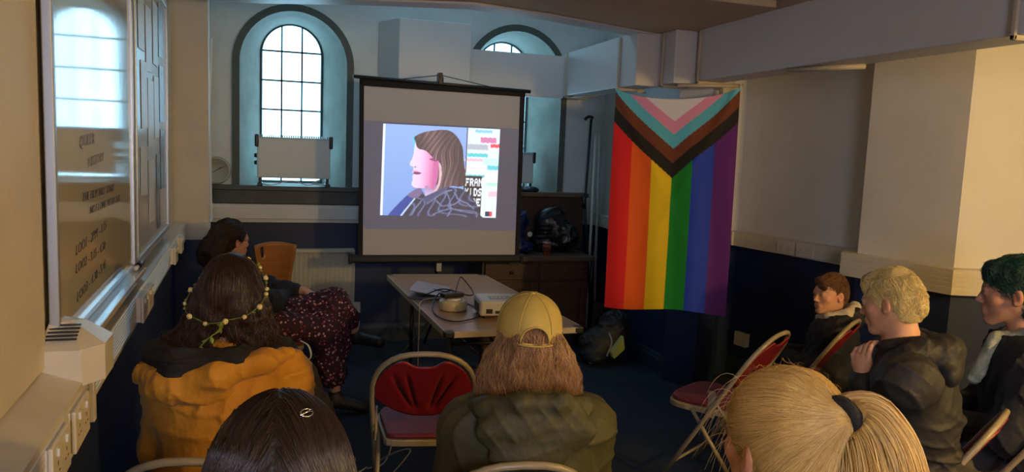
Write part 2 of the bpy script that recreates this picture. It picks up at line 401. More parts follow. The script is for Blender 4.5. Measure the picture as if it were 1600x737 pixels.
write('LOO3 - 4.30 - 5.45', 2.169, 1.225, .050, rot=.05)
write('THE FILM WILL START', 2.266, 1.474, .048, rot=-.01); write('NOT LONG AFTER THIS', 2.37, 1.432, .045, rot=-.01)
write('QUEER', 2.246, 1.615, .062, m=M_ink2, rot=.05); write('HISTORY', 2.36, 1.560, .055, m=M_ink2, rot=.05)
# small black magnet at the tray's end
pen = empty('board_pen', (LW(3.27)+.04, 3.27, 1.15), 'short black marker pen at the far end of the whiteboard tray', 'pen', rz=0)
mb = MB(); mb.tube([(0,-.05,0),(0,.05,0)], .011, 10); mb.build('barrel', M_black, pen, smooth=True)
mb = MB(); mb.tube([(0,-.10,0),(0,-.052,0)], .0085, 10); mb.build('cap', M_white, pen, smooth=True)
# notice board with papers
M_nb = mat('notice_panel', (.46,.48,.55,1), .2, spec=.6, bump=.03, bscale=20, bdist=.003)
nb = board('notice_board', 3.33, 4.63, 1.135, 2.36, 'blue-grey display panel covered with pinned papers between whiteboard and corner pier', 'noticeboard', M_nb, fw=.03)
M_pap = mat('paper', (.62,.66,.72,1), .4); M_dpap = mat('dark_photo_print', (.05,.06,.09,1), .35, noise=.5, nscale=14, col2=(.3,.33,.38,1))
for k, (y, z, w, h, dk) in enumerate([(3.55,2.02,.2,.28,0),(3.8,1.95,.2,.28,0),(3.62,1.7,.2,.28,0),(3.86,1.62,.22,.3,0),(4.08,2.0,.2,.29,0),(4.1,1.66,.2,.29,0),
        (3.58,1.42,.21,.2,0),(4.32,2.06,.2,.26,1),(4.34,1.74,.2,.28,1),(4.14,1.22,.14,.36,1),(4.36,1.40,.2,.3,1),(3.85,1.28,.2,.28,0),(4.33,2.0,.02,.02,0)]):
    if w < .05: continue
    mb = MB(); t = rng.uniform(-.04,.04); R = [[math.cos(t),0,-math.sin(t)],[0,1,0],[math.sin(t),0,math.cos(t)]]
    mb.box((-w/2,-.0018,-h/2),(w/2,0,h/2), R=R, c=(0,0,0))
    o = mb.build('pinned_paper', M_dpap if dk else M_pap); o.location = (LW(y)+.026, y, z+h/2-.02); o.rotation_euler = (0,0,math.pi/2+.0236)
    row = 'high' if z > 1.85 else ('middle' if z > 1.5 else 'low')
    tag(o, ('dark photo sheet' if dk else 'pale paper sheet')+' pinned to the blue-grey display panel', 'paper', 'dark photo sheets on the display panel' if dk else 'pale papers on the display panel')
# vented cover box on the trunking
vb = empty('vented_cover', (LW(1.97), 1.97, 1.09), 'cream slotted plastic cover box on the trunking at the near end of the whiteboard', 'cover box')
mb = MB(); mb.prism([(0,-.085),(.085,-.085),(.125,-.03),(.125,.07),(0,.07)], 0, .085)
mb.add([(0,-.085,.085),(.085,-.085,.085),(.125,-.03,.085),(.125,.07,.085),(0,.07,.085),(0.01,-.02,.135),(.05,.0,.135),(.07,.07,.12),(0,.07,.135)],
       [(0,1,6,5),(1,2,6),(2,3,7,6),(5,6,7,8),(3,4,8,7),(4,0,5,8)])
mb.build('shell', M_trunk, vb, bev=.003)
mb = MB()
for k in range(5):
    f = (k+.7)/6; a = A(.012,-.075+.13*f*.55,.0935+.042*f*.8); mb.box((-.0,-.004,-.0015),(.062,.004,.0015), c=a+A(.0,0,.008))
mb.build('slot', M_black, vb)
mb = MB(); mb.box((.078,.02,-.12),(.09,.045,.0)); mb.build('strap_band', M_trunk, vb, bev=.002)
# double sockets
M_sock = mat('socket_plastic', (.66,.62,.52,1), .3, spec=.6)
def socket(name, loc, rz, label, group=None, cat='socket', w=.146, h=.086, sw=True, box=.03):
    r = empty(name, loc, label, cat, rz=rz, group=group)        # local: x along wall, -y out of the wall
    mb = MB(); mb.box((-w/2,-box,-h/2),(w/2,0,h/2)); mb.build('back_box', M_sock, r, bev=.003)
    mb = MB(); mb.box((-w/2-.002,-box-.009,-h/2-.002),(w/2+.002,-box,h/2+.002)); mb.build('face_plate', M_sock, r, bev=.003)
    if sw:
        for c in (-w/4, w/4):
            mb = MB()
            for dx, dz, ww, hh in ((0,.004,.003,.008),(-.011,-.013,.008,.003),(.011,-.013,.008,.003)): mb.box((c+dx-ww/2,-box-.0095,dz-hh/2),(c+dx+ww/2,-box-.0085,dz+hh/2))
            mb.build('pin_holes', M_black, r)
        for c in (-w/4, w/4):
            mb = MB(); mb.box((c-.006,-box-.013,.018),(c+.006,-box-.008,.034)); mb.build('rocker_switch', M_white, r, bev=.001)
    return r
ang = math.pi/2+.0236
for y, nm in ((2.93,'cream double socket on the left trunking, the nearer one of the whiteboard end pair'),(3.09,'cream double socket on the left trunking just under the gap between the boards'),
              (4.22,'cream double socket on the left trunking below the display panel'),(4.62,'cream double socket on the left trunking closest to the corner pier')):
    socket('double_socket', (LW(y)+.074, y, 1.055), ang, nm, 'sockets on the left trunking', box=.018)
for y, nm in ((1.60,'cream switch plate on the near trunking below the slotted cover box'),(1.80,'cream double socket on the near trunking closest to the slotted cover box')):
    socket('double_socket', (LW(y)+.084, y, 1.04), ang, nm, 'sockets on the left trunking', box=.008)
# leaning strips at the pier edge
M_strip = mat('pvc_strip', (.60,.68,.75,1), .35)
st = empty('leaning_panel', (-.33, 5.44, 1.12), 'narrow white plastic strips leaning in an A shape against the corner pier', 'trunking strip')
mb = MB()
p0 = aty(311,345,5.36); p1 = aty(326,-60,5.36); q0 = aty(329,342,5.46); q1 = aty(329.5,60,5.44)
mb.tube([p0, p1], .011, 4, flat=.4); mb.build('near_strip', M_strip, st, world=True)
mb = MB(); mb.tube([q0, aty(326,175,5.42), q1], .012, 4, flat=.4); mb.build('far_strip', M_strip, st, world=True)
mb = MB(); a = aty(309,343,5.36); b = aty(331,343,5.46); mb.box((a[0],5.35,a[2]-.014),(b[0]+.005,5.47,a[2])); mb.build('foot_bracket', M_strip, st, world=True, bev=.002)
# wall clock
cc = aty(338,266,6.37); ck = empty('wall_clock', (cc[0],6.40,cc[2]), 'round pale wall clock above the sill left of the tall arched window', 'clock')
M_clk = mat('clock_rim', (.34,.36,.30,1), .4); M_face = mat('clock_face', (.50,.54,.50,1), .5)
mb = MB(); mb.lathe([(.088,0),(.103,0),(.107,.015),(.103,.03),(.09,.034),(.085,.028)], seg=40, axis=(0,-1,0)); mb.build('rim', M_clk, ck, smooth=True)
mb = MB(); mb.lathe([(.0,.02),(.088,.02),(.088,.024),(.0,.024)], seg=36, axis=(0,-1,0)); mb.build('dial', M_face, ck)
mb = MB()
for k in range(12):
    a = k*math.pi/6; mb.box((-.003,-.026,-.007),(.003,-.0245,.007), R=[[math.cos(a),0,math.sin(a)],[0,1,0],[-math.sin(a),0,math.cos(a)]], c=(.072*math.sin(a),0,.072*math.cos(a)))
mb.build('hour_marks', M_ink2, ck)
for nm, a, l, w in (('hour_hand', math.radians(55), .045, .005), ('minute_hand', math.radians(63), .065, .0035), ):
    mb = MB(); mb.box((-w/2,-.029,-.035 if nm=='minute_hand' else -.012),(w/2,-.027,l), R=[[math.cos(a),0,math.sin(a)],[0,1,0],[-math.sin(a),0,math.cos(a)]]); mb.build(nm, M_black, ck)
# convector heaters in the windows
M_heat = mat('heater_enamel', (.60,.62,.58,1), .4); M_grille = mat('heater_grille', (.25,.32,.36,1), .4)
def heater(loc, w, h, label, rz=0):
    r = empty('convector_heater', loc, label, 'heater', rz=rz, group='convector heaters on the window sills')
    mb = MB(); mb.box((-w/2,-.045,.06),(w/2,.045,h-.02)); mb.build('body', M_heat, r, bev=.008)
    for s in (-1, 1):
        mb = MB(); mb.prism([(s*(w/2+.018),-.055),(s*(w/2-.012),-.055),(s*(w/2-.012),.055),(s*(w/2+.018),.055)], h-.1, h); mb.build('end_cap', M_black, r, bev=.01)
        mb = MB(); mb.box((s*w*.46-.02,-.09,0),(s*w*.46+.02,.09,.02)); mb.box((s*w*.46-.012,-.03,.015),(s*w*.46+.012,.03,.08)); mb.build('foot', M_black, r, bev=.004)
    mb = MB()
    n = int(w/.014)
    for k in range(n):
        x = -w/2+.012+(w-.024)*k/(n-1); mb.box((x-.003,-.05,h-.03),(x+.003,.05,h-.002))
    mb.build('top_grille', M_grille, r)
    mb = MB()
    for z in (h*.44, h*.58): mb.lathe([(0,0),(.018,0),(.014,.02),(0,.02)], c=(-w/2-.002,-.0,z), seg=12, axis=(-1,0,0))
    mb.build('control_knob', M_black, r)
    mb = MB()
    for x in (-w*.36, -w*.33, w*.36): mb.box((x,-.047,h*.8),(x+.012,-.0455,h*.8+.018))
    mb.build('badge', M_white, r)
    return r
heater((.217, 6.42, 1.29), .56, .40, 'white convector heater on the sill of the tall arched window left of the screen')
heater((2.06, 6.60, 1.29), .46, .34, 'white convector heater on the window sill right of the projection screen')
# heater cable dangling on the sill
mb = MB(); mb.tube(spline([(-.02,6.42,1.30),(.05,6.36,1.296),(.2,6.38,1.33),(.33,6.36,1.30),(.42,6.37,1.345),(.36,6.40,1.31),(.5,6.40,1.30)]), .004, 6)
tag(mb.build('heater_cable', M_white, smooth=True), 'thin pale heater flex lying on the sill below the left window heater', 'cable')
# ================================================================= radiator
rx0, rx1 = .10, .69
rad = empty('radiator', ((rx0+rx1)/2, 6.38, .12), 'cream ribbed panel radiator on the navy wall under the left window', 'radiator')
M_rad = mat('radiator_enamel', (.55,.53,.42,1), .4)
mb = MB(); W = rx1-rx0; n = 17
pts = []
for k in range(n+1):
    x = -W/2+W*k/n; pts += [(x-.006 if k else x, -.067), (x+.004 if k<n else x, -.062), (x+W/n*.35 if k<n else x, -.062)] if k < n else [(x,-.067)]
v = [(x,y,0) for x,y in pts]+[(x,y,.66) for x,y in pts]; m_ = len(pts)
mb.add(v, [(i,i+1,m_+i+1,m_+i) for i in range(m_-1)]); mb.box((-W/2,-.054,0),(W/2,-.02,.66)); mb.build('ribbed_panel', M_rad, rad)
mb = MB(); mb.box((-W/2-.004,-.085,.645),(W/2+.004,-.01,.672)); mb.build('top_grille', M_rad, rad, bev=.003)
for s in (-1,1):
    mb = MB(); mb.box((s*(W/2+.002)-.004,-.082,0),(s*(W/2+.002)+.004,-.012,.66)); mb.build('side_panel', M_rad, rad)
mb = MB(); mb.tube([(W/2-.02,-.045,.04),(W/2+.05,-.045,.04)], .011, 8); mb.tube([(W/2+.05,-.045,.07),(W/2+.05,-.045,-.11)], .008, 8); mb.build('valve_pipe', M_alu, rad, smooth=True)
c = aty(557,480,6.38); socket('wall_socket', (c[0],6.40,c[2]), 0, 'small cream socket on the navy wall right of the radiator', w=.06, h=.086, sw=False, box=.015)
# ================================================================= projection screen
SY = 5.75; sc0 = aty(689,404,SY)
srz = math.radians(-.8)
scr = empty('projection_screen', (1.265, SY, 0), 'black-bordered tripod projection screen showing a film still, in front of the back wall', 'projection screen', rz=srz)
M_fab = mat('screen_fabric', (.56,.56,.62,1), .85)
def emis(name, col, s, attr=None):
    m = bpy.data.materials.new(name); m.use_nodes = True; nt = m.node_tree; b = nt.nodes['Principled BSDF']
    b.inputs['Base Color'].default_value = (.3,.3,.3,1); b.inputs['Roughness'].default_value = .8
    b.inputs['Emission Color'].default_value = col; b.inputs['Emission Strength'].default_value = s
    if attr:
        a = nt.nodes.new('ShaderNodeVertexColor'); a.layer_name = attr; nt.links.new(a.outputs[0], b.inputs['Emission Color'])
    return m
# local frame: x right, y away, z up; the cloth leans a hair
BL, BR, TR, TL = [A(*(aty(px,py,SY)-A(1.265,SY,0))) for px,py in ((567,398),(804,398),(812,151),(569,134))]
for q in (BL,BR,TR,TL): q[1] = 0
def sp(u, v, o=0): p = (BL*(1-u)+BR*u)*(1-v)+(TL*(1-u)+TR*u)*v; return (p[0], p[1]-o, p[2])
mb = MB(); mb.add([sp(0,0),sp(1,0),sp(1,1),sp(0,1),sp(0,0,-.002),sp(1,0,-.002),sp(1,1,-.002),sp(0,1,-.002)], [(0,1,2,3),(7,6,5,4)]); mb.build('fabric', M_fab, scr)
mb = MB()
def strip(a, b, c, d, o=.003): mb.add([sp(*a,o),sp(*b,o),sp(*c,o),sp(*d,o),sp(*a,-.004),sp(*b,-.004),sp(*c,-.004),sp(*d,-.004)], [(0,1,2,3),(0,4,5,1),(1,5,6,2),(2,6,7,3),(3,7,4,0),(7,6,5,4)])
strip((-.028,-.01),(0,-.01),(0,1.045),(-.028,1.045)); strip((1,-.01),(1.028,-.01),(1.035,1.04),(1,1.04)); strip((-.028,1),(1.035,1),(1.035,1.045),(-.028,1.045))
mb.build('black_border', mat('black_fabric', (.008,.008,.012,1), .8), scr)
mb = MB(); a = A(*sp(-.065,1.05)); b = A(*sp(1.07,1.035)); mb.tube([a, b], .014, 8); mb.build('top_bar', M_blackm, scr, smooth=True)
mb = MB(); mb.box((-.665,-.035,.765),(.665,.035,.825)); o = mb.build('roller_case', M_blackm, scr, bev=.015)
for s in (-1,1):
    mb = MB(); mb.box((s*.665-.012,-.042,.758),(s*.665+.012,.042,.832)); mb.build('case_end', M_blackm, scr, bev=.008)
mb = MB(); mb.tube([(0,.05,.25),(0,.05,2.17)], .013, 8); mb.build('pole', M_blackm, scr, smooth=True)
hk = A(*(aty(688,120,SY)-A(1.265,SY,0)))
mb = MB(); mb.box((hk[0]-.016,-.02,hk[2]-.06),(hk[0]+.016,.06,hk[2]+.03)); mb.build('hook_head', M_blackm, scr, bev=.006)
mb = MB(); mb.tube([sp(.2,1.05), (hk[0],-.01,hk[2]+.012), sp(.88,1.035)], .0035, 5); mb.build('hanging_cord', M_blackm, scr)
for k in range(3):
    a = math.pi/2+k*2*math.pi/3; mb = MB(); mb.tube([(0,.05,.35),(.42*math.cos(a),.05+.42*math.sin(a),.015)], .011, 8); mb.build('leg', M_blackm, scr, smooth=True)
mb = MB(); mb.box((-.02,-.045,.70),(.02,-.02,.765)); mb.build('handle', M_alu, scr, bev=.003)
# --- the film picture, painted on a fine grid, glowing in place of projector light
def raster():
    Wp, Hp = 300, 236
    X, Y = np.meshgrid((np.arange(Wp)+.5)/Wp, (np.arange(Hp)+.5)/Hp)     # y down
    img = np.zeros((Hp, Wp, 3))
    def c8(*c): return np.array([ (x/12.92 if x<=.04045 else ((x+.055)/1.055)**2.4) for x in [k/255 for k in c]])
    img[:] = c8(112,150,214)
    img += (c8(150,180,235)-c8(112,150,214))*np.clip(1.1-Y*1.0,0,1)[...,None]*.6
    def poly(pts, col, soft=.0):
        inside = np.zeros(X.shape, bool); n = len(pts)
        for i in range(n):
            x1,y1 = pts[i]; x2,y2 = pts[(i+1)%n]
            cnd = ((y1>Y)!=(y2>Y)) & (X < (x2-x1)*(Y-y1)/((y2-y1) if y2!=y1 else 1e-9)+x1); inside ^= cnd
        img[inside] = col if not callable(col) else col(X[inside], Y[inside]); return inside
    def sm(pts, n=6):
        P = [np.array(p) for p in pts]; N = len(P); out = []
        for i in range(N):
            a,b,c,d = P[i-1],P[i],P[(i+1)%N],P[(i+2)%N]
            for k in range(n):
                t=k/n; out.append(tuple(.5*((2*b)+(c-a)*t+(2*a-5*b+4*c-d)*t*t+(3*b-a-3*c+d)*t**3)))
        return out
    img[X<.02] = c8(225,238,255)
    # posters on the right
    x0 = .712
    m = X>x0; img[m] = c8(214,226,240)
    for ya, yb, xa, xb, c in ((.02,.05,.78,.93,(120,200,225)),(.10,.16,.83,.97,(205,120,170)),(.17,.21,.92,1,(240,70,90)),(.18,.24,.72,.9,(170,180,195)),
                              (.28,.32,.72,.9,(80,200,205)),(.34,.37,.7,.9,(245,185,200)),(.33,.40,.86,1,(190,235,225)),(.41,.46,.9,1,(90,200,215)),(.43,.46,.7,.88,(250,215,220)),
                              (.52,.55,.72,.88,(90,185,200)),(.60,.64,.9,1,(175,225,215)),(.70,.76,.92,1,(235,190,205)),(.5,.6,.88,1,(245,225,225))):
        w = .004*np.sin(X*160); k = (Y+w>ya)&(Y+w<yb)&(X>xa)&(X<xb); img[k] = c8(*c)
    img[(np.abs(X-x0)<.005)&(Y<.5)] = c8(60,75,110)
    bk = (X>.70)&(X<.86)&(Y>.535); img[bk] = c8(14,14,26)
    FNT = {'F':'1111010011101001000 0'.replace(' ','') , }
    G = {'F':["1111","1000","1110","1000","1000"],'R':["1110","1001","1110","1010","1001"],'A':["0110","1001","1111","1001","1001"],'N':["1001","1101","1011","1001","1001"],
         'K':["1001","1010","1100","1010","1001"],'I':["0100","0100","0100","0100","0100"],'D':["1110","1001","1001","1001","1110"],'S':["0111","1000","0110","0001","1110"],'E':["1111","1000","1110","1000","1111"],'T':["1110","0100","0100","0100","0100"],'1':["0100","1100","0100","0100","1110"]}
    def wr(s, x, y, cw, ch, col):
        for i, ch_ in enumerate(s):
            if ch_ not in G: continue
            for r in range(5):
                for q in range(4):
                    if G[ch_][r][q]=='1':
                        xa = x+i*cw*1.25+q*cw/4; ya = y+r*ch/5; img[(X>=xa)&(X<xa+cw/3.4)&(Y>=ya)&(Y<ya+ch/4.4)&(X<.86)] = col
    wr('FRAN', .715,.56,.031,.085,c8(225,230,240)); wr('KIDS', .712,.67,.031,.085,c8(225,230,240)); wr('ARE', .735,.785,.033,.085,c8(225,230,240)); wr('ST', .78,.895,.03,.06,c8(225,230,240))
    # hair behind
    def mixc(t, *cs):
        t = np.clip(t, 0, .9999)*(len(cs)-1); i = t.astype(int); f = (t-i)[:,None]; C_ = np.array(cs); return C_[i]*(1-f)+C_[i+1]*f
    def hc(x, y):
        fl = x*120+30*np.sin(y*2.2+.4)+3*np.sin(y*13+x*9); st = .34+.10*np.sin(fl)+.14*np.sin(fl*2.7+1)+.14*np.sin(fl*5.1+2*np.sin(fl*.7))
        st = st*(.55+.75*np.exp(-((x-.40-.15*y)/.12)**2)+.25*np.exp(-((x-.60)/.05)**2))
        return mixc(st, c8(34,26,38), c8(72,52,64), c8(128,98,104), c8(196,166,170))
    poly(sm([(.26,.13),(.313,.10),(.40,.055),(.54,.04),(.62,.10),(.675,.22),(.69,.36),(.715,.54),(.715,.63),(.66,.66),(.60,.655),(.5,.70),(.46,.66),(.45,.4),(.3,.25)]), hc)
    def fc(x, y):
        t = np.clip((x-.27)/.17+.25*(y-.45),0,1); return mixc(t, c8(222,205,240), c8(240,190,232), c8(232,152,200), c8(196,98,158))
    poly(sm([(.285,.16),(.262,.19),(.257,.24),(.262,.30),(.252,.36),(.232,.42),(.240,.445),(.262,.455),(.264,.485),(.256,.515),(.268,.535),(.258,.56),(.262,.60),(.252,.645),(.275,.68),(.32,.685),(.37,.69),(.43,.72),(.465,.62),(.475,.5),(.47,.36),(.40,.25),(.33,.15)]), fc)
    poly(sm([(.37,.66),(.44,.70),(.47,.64),(.49,.70),(.45,.80),(.40,.84),(.36,.93),(.33,.92),(.37,.80)]), lambda x, y: mixc((y-.65)/.28, c8(150,110,160), c8(205,190,225), c8(170,180,220)))
    poly(sm([(.262,.523),(.285,.508),(.315,.512),(.335,.522),(.31,.537),(.28,.538)]), c8(112,48,92))
    poly(sm([(.255,.50),(.275,.498),(.31,.508),(.28,.514)]), c8(214,120,170))
    poly(sm([(.395,.365),(.43,.352),(.462,.372),(.455,.388),(.42,.38)]), c8(130,62,112))
    poly(sm([(.27,.455),(.285,.448),(.29,.458),(.275,.465)]), c8(160,90,140))
    poly(sm([(.245,.16),(.262,.115),(.31,.09),(.305,.14),(.28,.16),(.268,.22),(.262,.28),(.255,.23)]), c8(96,186,226))
    # fringe sweeping back over the eye
    poly(sm([(.262,.135),(.31,.09),(.40,.055),(.54,.05),(.62,.12),(.66,.25),(.68,.42),(.70,.60),(.66,.655),(.58,.65),(.52,.69),(.475,.70),(.45,.695),(.487,.62),(.492,.50),(.487,.38),(.455,.375),(.41,.33),(.36,.275),(.31,.26),(.285,.235),(.275,.19)]), hc)
    poly(sm([(.475,.40),(.50,.44),(.505,.55),(.49,.66),(.455,.73),(.44,.73),(.475,.64),(.485,.52)]), c8(214,176,190))
    # denim jacket
    def jc(x, y):
        s = .5+.5*np.sin(52*x-38*y+5*np.sin(17*y+9*x)); return mixc(s**5*.8+.12*np.sin(90*x+60*y)**2, c8(26,30,58), c8(52,60,98), c8(104,116,160))
    poly(sm([(.06,1.05),(.125,.92),(.17,.84),(.225,.765),(.29,.72),(.325,.69),(.38,.80),(.36,.90),(.33,1.05)]), jc)
    poly(sm([(.30,1.05),(.34,.93),(.385,.83),(.45,.74),(.53,.675),(.61,.67),(.70,.69),(.78,.77),(.827,.86),(.855,.96),(.86,1.05)]), jc)
    poly(sm([(.06,1.02),(.14,.88),(.225,.775),(.27,.80),(.20,.92),(.15,1.03)]), c8(24,58,150))
    poly([(.165,1.0),(.28,.80),(.292,.805),(.182,1.0)], c8(176,206,240))
    poly(sm([(.225,.765),(.29,.70),(.335,.69),(.345,.74),(.30,.80),(.25,.79)]), c8(112,96,140))
    poly(sm([(.36,.79),(.43,.74),(.53,.67),(.565,.68),(.49,.76),(.42,.83),(.385,.85)]), c8(62,70,112))
    for pts_ in ([(.39,.86),(.47,.78),(.55,.71),(.60,.70)],[(.55,.71),(.585,.80),(.60,.92),(.57,.99)],[(.44,.98),(.52,.93),(.60,.90),(.70,.93),(.80,.95)],[(.62,.72),(.66,.80),(.74,.84),(.80,.90)],[(.47,.82),(.52,.88),(.62,.86),(.68,.80)],[(.26,.99),(.30,.90),(.34,.83)]):
        for (xa,ya),(xb,yb) in zip(pts_[:-1],pts_[1:]):
            for t in np.linspace(0,1,60):
                ii = int((ya+(yb-ya)*t+rng.normal(0,.004))*Hp); jj = int((xa+(xb-xa)*t+rng.normal(0,.003))*Wp)
                if 0<=ii<Hp-1 and 0<=jj<Wp-1: img[ii:ii+2,jj] = c8(108,120,164)
    for q in range(1): img[1:-1,1:-1] = .6*img[1:-1,1:-1]+.1*(img[:-2,1:-1]+img[2:,1:-1]+img[1:-1,:-2]+img[1:-1,2:])
    img[(X>.9)&(X<.965)&(Y>.93)&(Y<.985)] = c8(40,35,80); img[(X>.94)&(X<.965)&(Y>.93)&(Y<.985)] = c8(220,60,90)
    return img
img = raster()
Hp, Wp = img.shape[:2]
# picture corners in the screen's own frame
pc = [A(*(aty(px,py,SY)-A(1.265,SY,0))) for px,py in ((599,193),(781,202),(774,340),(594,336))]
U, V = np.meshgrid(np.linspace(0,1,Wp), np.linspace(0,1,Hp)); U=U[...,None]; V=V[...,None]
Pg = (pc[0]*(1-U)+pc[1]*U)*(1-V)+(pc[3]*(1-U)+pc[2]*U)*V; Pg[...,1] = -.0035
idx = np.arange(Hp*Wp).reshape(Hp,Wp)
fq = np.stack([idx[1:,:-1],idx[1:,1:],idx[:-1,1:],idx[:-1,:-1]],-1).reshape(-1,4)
o = mesh_obj('emissive_picture', Pg.reshape(-1,3), fq, emis('emissive_picture', (1,1,1,1), 1.25, 'Col'), scr, label='lit film still of a person with shoulder-length brown hair')
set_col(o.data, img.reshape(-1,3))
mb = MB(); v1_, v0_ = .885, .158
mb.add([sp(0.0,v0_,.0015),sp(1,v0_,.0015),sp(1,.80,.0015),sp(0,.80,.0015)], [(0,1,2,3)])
mb.build('painted_spill_band', emis('painted_black_level', (.33,.42,1,1), .075), scr, label='dim violet light around the film still')  # emissive band painted on the cloth for the projector's spill
# ================================================================= counter unit and what stands on it
cab = empty('sideboard', (2.15, 6.15, 0), 'dark brown wooden sideboard with panelled doors right of the screen', 'cabinet')
mb = MB(); mb.box((1.67,5.93,.08),(2.60,6.36,.745)); mb.box((1.70,5.97,0),(2.58,6.34,.08)); mb.build('body', M_wood, cab, world=True)
mb = MB(); mb.box((1.64,5.885,.745),(2.63,6.38,.785)); mb.build('worktop', mat('worktop_edge', (.12,.085,.06,1), .4), cab, world=True, bev=.005)
for x0, x1 in ((1.69,2.13),(2.16,2.585)):
    mb = MB(); mb.box((x0,5.905,.59),(x1,5.93,.725)); d = mb.build('drawer', M_wood, cab, world=True, bev=.004)
    mb = MB(); mb.lathe([(0,0),(.008,0),(.008,.012),(.016,.02),(.014,.028),(0,.03)], c=((x0+x1)/2,5.905,.655), seg=12, axis=(0,-1,0)); k = mb.build('knob', M_wood, None, smooth=True)
    Mi = XF[cab.name].inverted(); k.data.transform(Mi); k.parent = d
    mb = MB(); fw = .055; z0, z1 = .11, .57; y0, y1 = 5.905, 5.93
    for a, b in (((x0,y0,z0),(x0+fw,y1,z1)),((x1-fw,y0,z0),(x1,y1,z1)),((x0+fw,y0,z0),(x1-fw,y1,z0+fw)),((x0+fw,y0,z1-fw),(x1-fw,y1,z1)),((x0+fw,y0+.014,z0+fw),(x1-fw,y1,z1-fw))): mb.box(a, b)
    mb.box((x0+fw+.02,y0+.006,z0+fw+.02),(x1-fw-.02,y0+.016,z1-fw-.02))
    mb.build('door', M_wood, cab, world=True, bev=.003)
# wooden back board and sill above the worktop
mb = MB(); mb.box((1.30,6.33,.787),(2.70,6.375,1.245)); tag(mb.build('back_board', M_wood, bev=.003), 'tall brown wooden board on the wall behind the bags, above the sideboard', 'panel')
mb = MB(); mb.box((1.28,6.27,1.25),(2.72,6.42,1.287)); struct(mb.build('trim_41', mat('sill_wood', (.16,.10,.06,1), .4, noise=.4, nscale=7), bev=.005))
# ================================================================= implicit surfaces
def sm(a, b, k):
    if k <= 0: return np.minimum(a, b)
    h = np.clip(.5+.5*(b-a)/k, 0, 1); return b+(a-b)*h-k*h*(1-h)
def cap(a, b, r1, r2=None, k=.01, op='+'): return dict(t='c', a=np.array(a, float), b=np.array(b, float), r1=r1, r2=r1 if r2 is None else r2, k=k, op=op)
def ell(c, r, k=.01, R=None, op='+'): return dict(t='e', c=np.array(c, float), r=np.array([r]*3 if np.isscalar(r) else r, float), R=np.eye(3) if R is None else np.array(R, float), k=k, op=op)
def xf(ps, R, t, s=1.0):
    out = []
    for p in ps:
        q = dict(p)
        if p['t'] == 'c': q['a'] = R@p['a']*s+t; q['b'] = R@p['b']*s+t; q['r1'] = p['r1']*s; q['r2'] = p['r2']*s
        else: q['c'] = R@p['c']*s+t; q['r'] = p['r']*s; q['R'] = R@p['R']
        q['k'] = p['k']*s; out.append(q)
    return out
def prim_d(p, P):
    if p['t'] == 'c':
        ba = p['b']-p['a']; l = ba.dot(ba)+1e-12; h = np.clip((P-p['a'])@ba/l, 0, 1)
        q = P-p['a']-h[:, None]*ba; return np.sqrt((q*q).sum(1))-(p['r1']+(p['r2']-p['r1'])*h)
    q = (P-p['c'])@p['R']; a = q/p['r']; k0 = np.sqrt((a*a).sum(1))+1e-9; b = a/p['r']; k1 = np.sqrt((b*b).sum(1))+1e-9
    return k0*(k0-1)/k1
def sdf(ps):
    def f(P):
        d = None
        for p in ps:
            e = prim_d(p, P)
            if d is None: d = e
            elif p['op'] == '+': d = sm(d, e, p['k'])
            elif p['op'] == '-': d = -sm(-d, e, p['k'])
            else: d = -sm(-d, -e, p['k'])        # intersection
        return d
    return f
def folds(P, s=1.0, seed=0):                    # creased cloth: ridges in a few slanting directions, each in its own patches
    r = np.random.default_rng(seed); o = np.zeros(len(P))
    for k in range(5):
        d = r.normal(0, 1, 3); d /= np.linalg.norm(d); e = np.cross(d, r.normal(0, 1, 3)); e /= np.linalg.norm(e); g = np.cross(d, e); ph = r.uniform(0, 6.28, 5)
        u, v, w = P@d, P@e, P@g
        a = u*s*r.uniform(28, 60)+2.2*np.sin(v*6*s+ph[0])+1.3*np.sin(u*13*s+w*7*s+ph[1])
        m = np.clip(.15+1.3*np.sin(v*9*s+ph[2])*np.sin(w*8*s+u*4+ph[3]), 0, 1); o += m*((1-np.abs(np.sin(a)))**2.4-.2)
    x, y, z = P.T*s; return o+.14*np.sin(9*x+2*np.sin(7*z+seed))*np.sin(8*z+1.5*np.sin(6*y))
